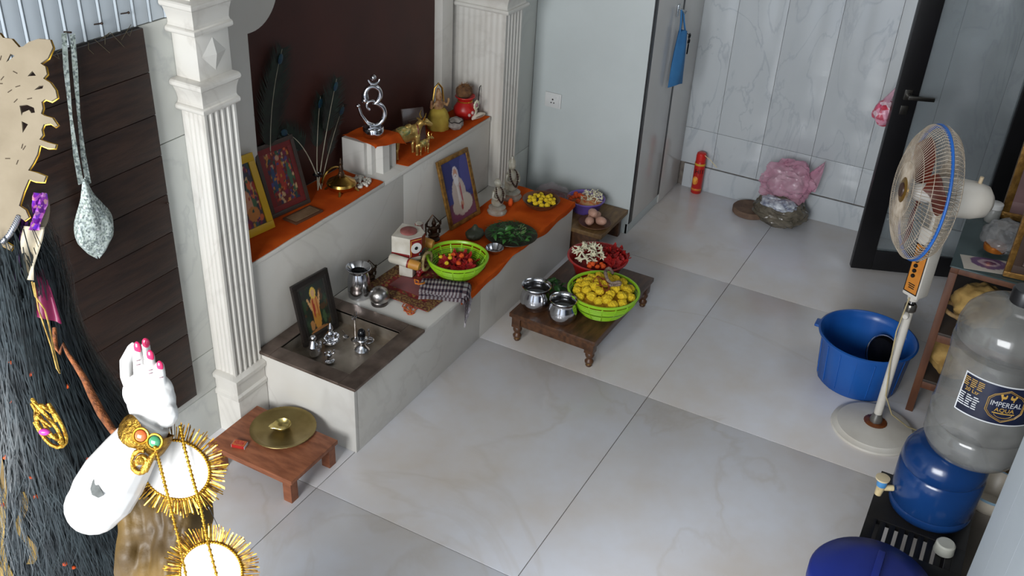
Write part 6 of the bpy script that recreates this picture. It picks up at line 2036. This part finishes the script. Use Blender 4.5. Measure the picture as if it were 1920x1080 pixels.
hm = B()
nst = 5200
for k in range(nst):
    a = rg.uniform(PI * 0.62, PI * 2.05)
    zt = rg.choice((1.76, 1.72, 1.66, 1.6, 1.55, 1.5)) + rg.uniform(-0.05, 0.04)
    L_ = rg.uniform(0.3, 0.75)
    n_ = 9
    off = rg.uniform(-0.012, 0.02)
    ph, ph2, am = rg.uniform(0, 6), rg.uniform(0, 6), rg.uniform(0.02, 0.16)
    fz, fly = rg.uniform(3, 9), (rg.uniform(0.0, 0.045) if rg.random() < 0.12 else 0.0)
    wd = rg.uniform(0.0004, 0.0011)
    prev = None
    dr = rg.uniform(-0.4, 0.4)
    for j in range(n_ + 1):
        s = j / n_
        z = zt - L_ * s
        aa = a + am * math.sin(fz * s + ph) * (0.4 + s) + 0.03 * math.sin(19 * s + ph2) + dr * s
        r_ = bodyr(max(0.62, z)) + off + 0.008 * math.sin(8 * s + ph2) + fly * s
        c = Vector((r_ * math.cos(aa), r_ * math.sin(aa), z))
        t_ = Vector((-math.sin(aa), math.cos(aa), 0)) * wd * (1 - 0.7 * s)
        cur = (hm.bm.verts.new(c - t_), hm.bm.verts.new(c + t_))
        if prev:
            hm.bm.faces.new((prev[0], prev[1], cur[1], cur[0]))
        prev = cur
tag(hm.build('hair', hair_m, st_, 0), kind='stuff')
B().lathe([(0.148, 1.18), (0.15, 1.25), (0.113, 1.40), (0.078, 1.50), (0.06, 1.60), (0.066, 1.68), (0.06, 1.76), (0.03, 1.8), (0, 1.8)], 60, None, lambda a, i: (1 + 0.035 * math.sin(14 * a + i * 2) + 0.02 * math.sin(31 * a)) * (1.0 if math.sin(a * 3 + 0.6) < 0.93 or i > 2 else 0.93)).build('hair_mass', hair_m, st_, 60)

# raised right arm and hand
skin = M('painted_white_skin', (214, 212, 209), (204, 200, 197), scale=8, rough=0.3)
A = B()
D = 1.37
A.tube([sp(186, 925, 1.68), sp(186, 935, 1.56), sp(184, 943, 1.45), sp(180, 946, D)], [0.03, 0.033, 0.036, 0.04], 18)
A.tube([sp(178, 948, D), sp(192, 930, D), sp(215, 893, D), sp(245, 848, D), sp(270, 812, D), sp(284, 790, D)], [0.040, 0.0445, 0.044, 0.037, 0.0305, 0.028], 20)
A.ball(sp(178, 948, D), 0.040, 3)
mR = Matrix((camR, camU, camB)).transposed().to_4x4()
A.ball(sp(284, 752, D), (0.034, 0.036, 0.021), 3, mR)
A.ball(sp(278, 735, D), (0.036, 0.03, 0.017), 3, mR)
A.ball(sp(312, 776, D - 0.004), (0.017, 0.02, 0.016), 2, mR)
fingers = (((250, 735, D + 0.012), (237, 705, D + 0.012), (236, 678, D + 0.012), (249, 652, D + 0.014), (254, 644, D + 0.016), 0.0086),
           ((262, 728, D - 0.004), (260, 700, D - 0.008), (259, 672, D - 0.008), (258, 652, D - 0.006), (258, 644, D - 0.005), 0.0071),
           ((284, 730, D - 0.004), (283, 705, D - 0.008), (282, 684, D - 0.008), (282, 668, D - 0.006), (282, 660, D - 0.005), 0.0070),
           ((305, 738, D - 0.004), (303, 716, D - 0.007), (301, 698, D - 0.007), (300, 685, D - 0.006), (300, 679, D - 0.005), 0.0066),
           ((274, 715, D + 0.02), (274, 690, D + 0.022), (274, 665, D + 0.022), (273, 648, D + 0.02), (273, 640, D + 0.02), 0.0072))
for f in fingers:
    r_ = f[5]
    A.tube([sp(*q) for q in f[:5]], [r_ * 1.15, r_, r_ * 1.02, r_ * 0.86, r_ * 0.55], 14)
arm = A.fuse('arm', skin, st_, 0.0016, 1, fac=0.45)
nail_m = M('pink_nail_paint', (204, 46, 96), (190, 30, 80), scale=20, rough=0.2, coat=0.5)
for (u, v, d, rx_, ry_) in ((258, 652, D - 0.0118, 0.0052, 0.0095), (282, 667, D - 0.0116, 0.005, 0.009), (300, 686, D - 0.0112, 0.0047, 0.008), (273.5, 643, D + 0.0135, 0.0056, 0.0075)):
    B().ball(sp(u, v, d), (rx_, ry_, 0.0034), 3, mR @ Matrix.Rotation(0.35, 4, 'X')).build('fingernail', nail_m, arm, 60)
line_m = M('knuckle_line', (110, 60, 76), rough=0.5)
for (u, v, d) in ((259, 676, D - 0.0162), (259, 684, D - 0.0162), (282, 694, D - 0.016), (282, 700, D - 0.016), (302, 708, D - 0.0146)):
    B().tube([sp(u - 4, v + 1, d + 0.0015), sp(u, v, d), sp(u + 4, v - 1, d + 0.0015)], 0.0005, 4).build('painted_crease', line_m, arm, 60)
B().prism([(0, 0.006), (0.004, 0.014), (0.007, 0.006), (0.012, -0.004), (0.017, -0.012), (0.01, -0.016), (0.001, -0.012), (-0.002, -0.004)], 0.0012, Matrix.Translation(sp(173, 911, 1.3272)) @ mR @ Matrix.Rotation(-0.22, 4, 'X')).build('chipped_patch', M('grey_chip', (96, 98, 96), (70, 72, 70), scale=80, rough=0.8), arm)
# bracelet
gold_w = M('filigree_gold', (206, 164, 66), (130, 92, 30), scale=120, rough=0.32, metal=0.8, bump=0.7, bscale=260)
wax = (sp(284, 790, D) - sp(255, 832, D)).normalized()
wc_ = sp(272, 814, D)
e1 = wax.cross(camB).normalized()
e2 = wax.cross(e1).normalized()
brk = B()
n = 40
vs = []
for k in range(n):
    a = 2 * PI * k / n
    wv = 0.016 + 0.005 * math.cos(3 * a)
    row = []
    for s_ in (-1, -0.4, 0.4, 1):
        rr_ = 0.0335 + (0.0025 if abs(s_) < 0.6 else 0)
        row.append(brk.bm.verts.new(wc_ + (e1 * math.cos(a) + e2 * math.sin(a)) * rr_ + wax * wv * s_))
    vs.append(row)
fs = []
for k in range(n):
    for j in range(3):
        fs.append(brk.bm.faces.new((vs[k][j], vs[(k + 1) % n][j], vs[(k + 1) % n][j + 1], vs[k][j + 1])))
bmesh.ops.solidify(brk.bm, geom=fs, thickness=0.003)
br = brk.build('bracelet', gold_w, st_, 60)
for (u, v, cc, nm) in ((264, 817, (206, 96, 50), 'orange_gem'), (290, 828, (60, 130, 90), 'green_gem')):
    B().ball(sp(u, v, D - 0.0375), (0.0085, 0.0085, 0.004), 2, mR).build('gem', M(nm, cc, rough=0.1, coat=0.5), br)
    B().tube([sp(u, v, D - 0.037) + camR * 0.0105 * math.cos(a * PI / 8) + camU * 0.0105 * math.sin(a * PI / 8) for a in range(16)], 0.0016, 5, True).build('gem_setting', gold_trim, br)
swp = []
for k in range(22):
    a = k * 0.42
    r_ = 0.018 - 0.0006 * k
    swp.append(sp(264, 868, D - 0.03) + camR * r_ * math.cos(a + 1.2) * 0.8 + camU * r_ * math.sin(a + 1.2))
B().tube(swp, [0.004] * 22, 8).ball(sp(264, 864, D - 0.032), 0.006, 2).tube([sp(270, 882, D - 0.028), sp(285, 856, D - 0.03), sp(292, 846, D - 0.03)], [0.006, 0.0045, 0.002], 8).build('scroll_pendant', gold_w, br, 60)


# fringed oval ornaments and gold cords
def oval(cu, cv, ru, rv, d, ang, seed):
    c = sp(cu, cv, d)
    k = d / FPX
    m = Matrix.Translation(c) @ mR @ Matrix.Rotation(ang, 4, 'Z')
    rg_ = random.Random(seed)
    o = B().lathe([(0, -0.002), (0.93, -0.002), (1.0, 0.0), (0.97, 0.0035), (0, 0.0055)], 56, Matrix.Diagonal((ru * k, rv * k, 1, 1))).build('oval_disc', M('white_satin', (206, 204, 201), (194, 192, 189), scale=12, rough=0.5), st_, 60, m)
    b = B()
    for j in range(72):
        a = 2 * PI * j / 72
        b.ball((ru * k * math.cos(a), rv * k * math.sin(a), 0.003), 0.0026, 1)
    b.tube([(ru * k * math.cos(a * PI / 28), rv * k * math.sin(a * PI / 28), 0.001) for a in range(56)], 0.002, 5, True)
    b.build('beaded_rim', gold_trim, o, 60)
    b = B()
    for j in range(180):
        a = 2 * PI * (j + rg_.uniform(-0.3, 0.3)) / 180
        L_ = rg_.uniform(0.018, 0.027)
        p = Vector((ru * k * math.cos(a), rv * k * math.sin(a), rg_.uniform(-0.001, 0.002)))
        a2 = a + rg_.uniform(-0.12, 0.12)
        q = p + Vector((math.cos(a2) * L_, math.sin(a2) * L_, rg_.uniform(-0.004, 0.004)))
        t_ = Vector((-math.sin(a), math.cos(a), rg_.uniform(-0.8, 0.8))).normalized() * 0.0008
        b.bm.faces.new([b.bm.verts.new(x) for x in (p - t_, p + t_, q + t_, q - t_)])
    tag(b.build('fringe', M('gold_tinsel', (226, 176, 60), (120, 76, 40), scale=160, rough=0.25, metal=0.85), o, 0), kind='stuff')
    return o


oval(331, 880, 64, 54, 1.40, -0.35, 1)
oval(397, 1072, 58, 56, 1.44, -0.3, 2)
for pts in ([(291, 838, 1.33), (302, 880, 1.37), (316, 935, 1.385), (332, 1000, 1.40), (350, 1085, 1.42)], [(338, 800, 1.37), (346, 840, 1.385), (362, 900, 1.386), (376, 950, 1.388), (388, 1010, 1.40), (408, 1085, 1.42)]):
    q = [sp(*p) for p in pts]
    b = B().tube(q, 0.0016, 6)
    for i in range(len(q) - 1):
        for s_ in range(7):
            b.ball(q[i].lerp(q[i + 1], s_ / 7), (0.0032, 0.0032, 0.0026), 1)
    b.build('gold_cord', gold_trim, st_, 60)
B().tube([sp(385, 940, 1.40), sp(396, 960, 1.40), sp(410, 990, 1.41), sp(405, 1015, 1.41)], 0.0005, 4).build('loose_thread', black_obj, st_, 60)
# gold skirt cloth behind the ovals
def sash(u, v):
    uu, vv = 236 + 168 * u - 20 * (1 - v), 925 + 230 * v
    dpt = 1.53 + 0.05 * (2 * u - 1) ** 2 - 0.02 * v
    fo = 0.013 * math.sin(11 * u + 2.2 * v + 1.5 * noise.noise(Vector((u * 2, v * 2, 0)))) + 0.012 * noise.noise(Vector((u * 5, v * 4, 3))) + 0.006 * noise.noise(Vector((u * 14, v * 9, 7)))
    return sp(uu + 6 * math.sin(7 * v), vv + 10 * math.sin(5 * u), dpt) + camB * fo


B().grid(sash, 44, 40, 0.003).build('gold_sash', M('brown_gold_silk', (100, 76, 28), (62, 45, 16), scale=8, rough=0.55, bump=0.4, bscale=60), st_, 70)
for (a0_, a1_, z0_, z1_) in ((3.42, 3.62, 1.1, 1.44), (3.75, 3.82, 1.25, 1.38), (4.72, 4.84, 1.05, 1.27)):
    B().grid(lambda u, v, a0_=a0_, a1_=a1_, z0_=z0_, z1_=z1_: Vector(((bodyr(z0_ + (z1_ - z0_) * v) + 0.019) * math.cos(a0_ + (a1_ - a0_) * u + 0.05 * math.sin(9 * v)), (bodyr(z0_ + (z1_ - z0_) * v) + 0.019) * math.sin(a0_ + (a1_ - a0_) * u + 0.05 * math.sin(9 * v)), z0_ + (z1_ - z0_) * v)), 6, 16, 0.0015).build('gold_strip', gold_cl, st_, 60)

# crown: cut card sheet seen from its plain back
half = [(0, 62), (8, 72), (24, 74), (38, 90), (46, 88), (56, 80), (74, 74), (96, 76), (101, 90), (92, 110), (78, 120), (87, 126), (90, 140), (83, 148), (96, 156), (106, 170), (109, 184), (98, 191), (86, 187), (80, 192), (82, 204), (79, 214), (86, 218), (100, 222), (110, 236), (105, 239), (96, 232), (84, 234), (80, 244), (82, 254), (76, 262), (92, 268), (107, 272), (105, 279), (90, 278), (76, 273), (72, 290), (64, 306), (55, 320), (70, 324), (88, 331), (84, 342), (68, 341), (56, 337), (46, 360), (38, 386), (50, 394), (56, 408), (48, 414), (34, 404), (22, 430), (10, 452), (26, 462), (22, 470), (0, 458)]
MIR = -95
arch = [(-20, 44), (-40, 34), (-52, 14), (-75, 8), (-95, -8)]
foot = [(-30, 470), (-60, 482), (-95, 500)]
side = list(reversed(arch)) + half + foot
out_ = side + [(2 * MIR - u, v) for u, v in reversed(side) if u != MIR]
holes = [[(39, 199), (52, 197), (66, 203), (68, 212), (61, 213), (57, 207), (45, 212), (43, 218)], [(43, 228), (55, 234), (45, 250)], [(54, 144), (63, 134), (70, 143)], [(14, 118), (22, 102), (30, 106)], [(66, 170), (76, 162), (84, 161), (82, 167)]]
DC = 1.46


def cpt(u, v):
    return ((u - MIR) * DC / FPX, -(v - 260) * DC / FPX)


card = M('plain_card', (126, 114, 94), (114, 102, 82), scale=14, rough=0.75, bump=0.06, bscale=120)
cm = Matrix.Translation(sp(MIR, 260, DC)) @ mR
crn = B().prism([cpt(*p) for p in out_], 0.004, cm, [[cpt(*p) for p in h_] for h_ in holes]).build('crown', card, st_, 30)
B().tube([cm @ Vector((*cpt(*p), -0.0015)) for p in half], 0.0016, 5).build('gold_edging', gold_trim, crn, 60)
b = B()
for (u, v, a) in ((7, 148, 0.9), (31, 137, -0.5), (3, 158, 0), (36, 163, 0.3), (21, 172, 0.6), (58, 186, 0.2), (32, 190, 0.8), (44, 275, 1.3), (48, 278, 1.0), (35, 305, 1.2), (17, 298, 0), (4, 110, 1.3)):
    c = Vector((*cpt(u, v), 0.0043))
    d = Vector((math.cos(a), math.sin(a), 0)) * 0.0035
    b.tube([cm @ (c - d), cm @ (c + d)], 0.0007, 4)
b.build('staple_slit', M('slit_dark', (60, 46, 30), rough=0.8), crn, 60)
# drapery below the crown
B().grid(lambda u, v: sp(66 + 22 * u - 10 * v, 362 + 70 * v, 1.47) + camB * (0.006 * math.sin(9 * u + 6 * v)), 8, 10, 0.002).build('purple_tinsel', pattern('purple_tinsel', 'cells', [(150, 60, 170), (190, 120, 190), (110, 40, 140), (206, 150, 160), (130, 70, 190)], 190, 0.25, metal=0.5), st_, 60)
B().ball(sp(78, 400, 1.485), (0.012, 0.028, 0.006), 3, mR @ Matrix.Rotation(-0.15, 4, 'Z')).build('card_petal', card, st_, 60)
iv = M('ivory_cloth', (196, 186, 164), (170, 158, 136), scale=14, rough=0.7, bump=0.2, bscale=60)
B().grid(lambda u, v: sp(58 - 6 * v + (26 + 4 * math.sin(4 * v)) * (u - 0.35) * (1.25 - 0.45 * v), 425 + 100 * v, 1.475) + camB * (0.008 * math.sin(5 * u + 4 * v)), 10, 14, 0.002).build('ivory_drape', iv, st_, 60)
B().grid(lambda u, v: sp(70 + 30 * u * (0.5 + v), 498 + 95 * v + 14 * u, 1.50) + camB * (0.006 * math.sin(6 * u)), 8, 10, 0.002).build('maroon_drape', M('maroon_satin', (110, 20, 60), (80, 14, 44), scale=10, rough=0.35), st_, 60)
B().grid(lambda u, v: sp(46 - 22 * v + 12 * u, 400 + 140 * v, 1.482) + camB * (0.005 * math.sin(8 * u + 5 * v)), 6, 12, 0.002).build('violet_ribbon', M('violet_ribbon', (96, 50, 110), (70, 36, 84), scale=10, rough=0.5), st_, 60)
B().tube([sp(4, 455, 1.455), sp(18, 440, 1.455), sp(28, 422, 1.455), sp(36, 405, 1.458)], 0.0045, 8).build('silver_trim', pattern('silver_rope', 'stripes', [(200, 200, 204), (110, 110, 116)], 150, 0.3, metal=0.8), st_, 60)
cordm = M('gold_thread', (180, 150, 80), (130, 100, 46), scale=90, rough=0.6)
B().tube([sp(60, 528, 1.46), sp(66, 555, 1.455), sp(84, 580, 1.45), sp(92, 610, 1.44), sp(102, 660, 1.42), sp(112, 700, 1.41), sp(106, 690, 1.41), sp(96, 650, 1.42), sp(72, 580, 1.45), sp(64, 530, 1.46)], 0.0013, 5).build('thread_loop', cordm, st_, 60)
B().tube([sp(102, 615, 1.46), sp(104, 650, 1.45), sp(112, 662, 1.45), sp(118, 645, 1.45), sp(128, 665, 1.45), (sp(142, 685, 1.45)), sp(158, 710, 1.445), sp(172, 740, 1.44), sp(190, 775, 1.43), sp(212, 808, 1.42), sp(240, 815, 1.40)], [0.003, 0.0035, 0.0035, 0.003, 0.003, 0.004, 0.005, 0.006, 0.0065, 0.0055, 0.003], 8).build('braided_cord', M('rust_braid', (140, 80, 40), (90, 50, 26), scale=120, rough=0.8, bump=0.8, bscale=220), st_, 60)
# gold ornament caught in the hair, flower bits
b = B()
oc = sp(88, 790, 1.345)
for k in range(5):
    q = [oc + camR * 0.026 * math.cos(a * 0.35 + k * 1.2) * (0.5 + 0.12 * k) + camU * 0.036 * math.sin(a * 0.35 + k * 0.6) * (0.5 + 0.12 * k) + camB * 0.003 * math.sin(a) for a in range(12)]
    b.tube(q, 0.0028, 6)
b.tube([sp(72, 782, 1.34), sp(96, 800, 1.335)], [0.003, 0.002], 6)
b.build('gold_hair_ornament', gold_w, st_, 60)
B().ball(sp(83, 810, 1.338), (0.008, 0.005, 0.004), 2, mR).build('magenta_gem', M('magenta_gem', (190, 60, 160), rough=0.2), st_, 60)
b = B()
for k in range(16):
    z = rg.uniform(1.22, 1.6)
    a = rg.uniform(PI * 1.0, PI * 1.5)
    r_ = bodyr(z) + 0.018
    b.ball((r_ * math.cos(a), r_ * math.sin(a), z), (0.006, 0.004, 0.003), 1, rot(rg.uniform(0, 3), rg.uniform(0, 3), 0))
tag(b.build('petal_bits', orange_fl, st_, 60), kind='stuff')
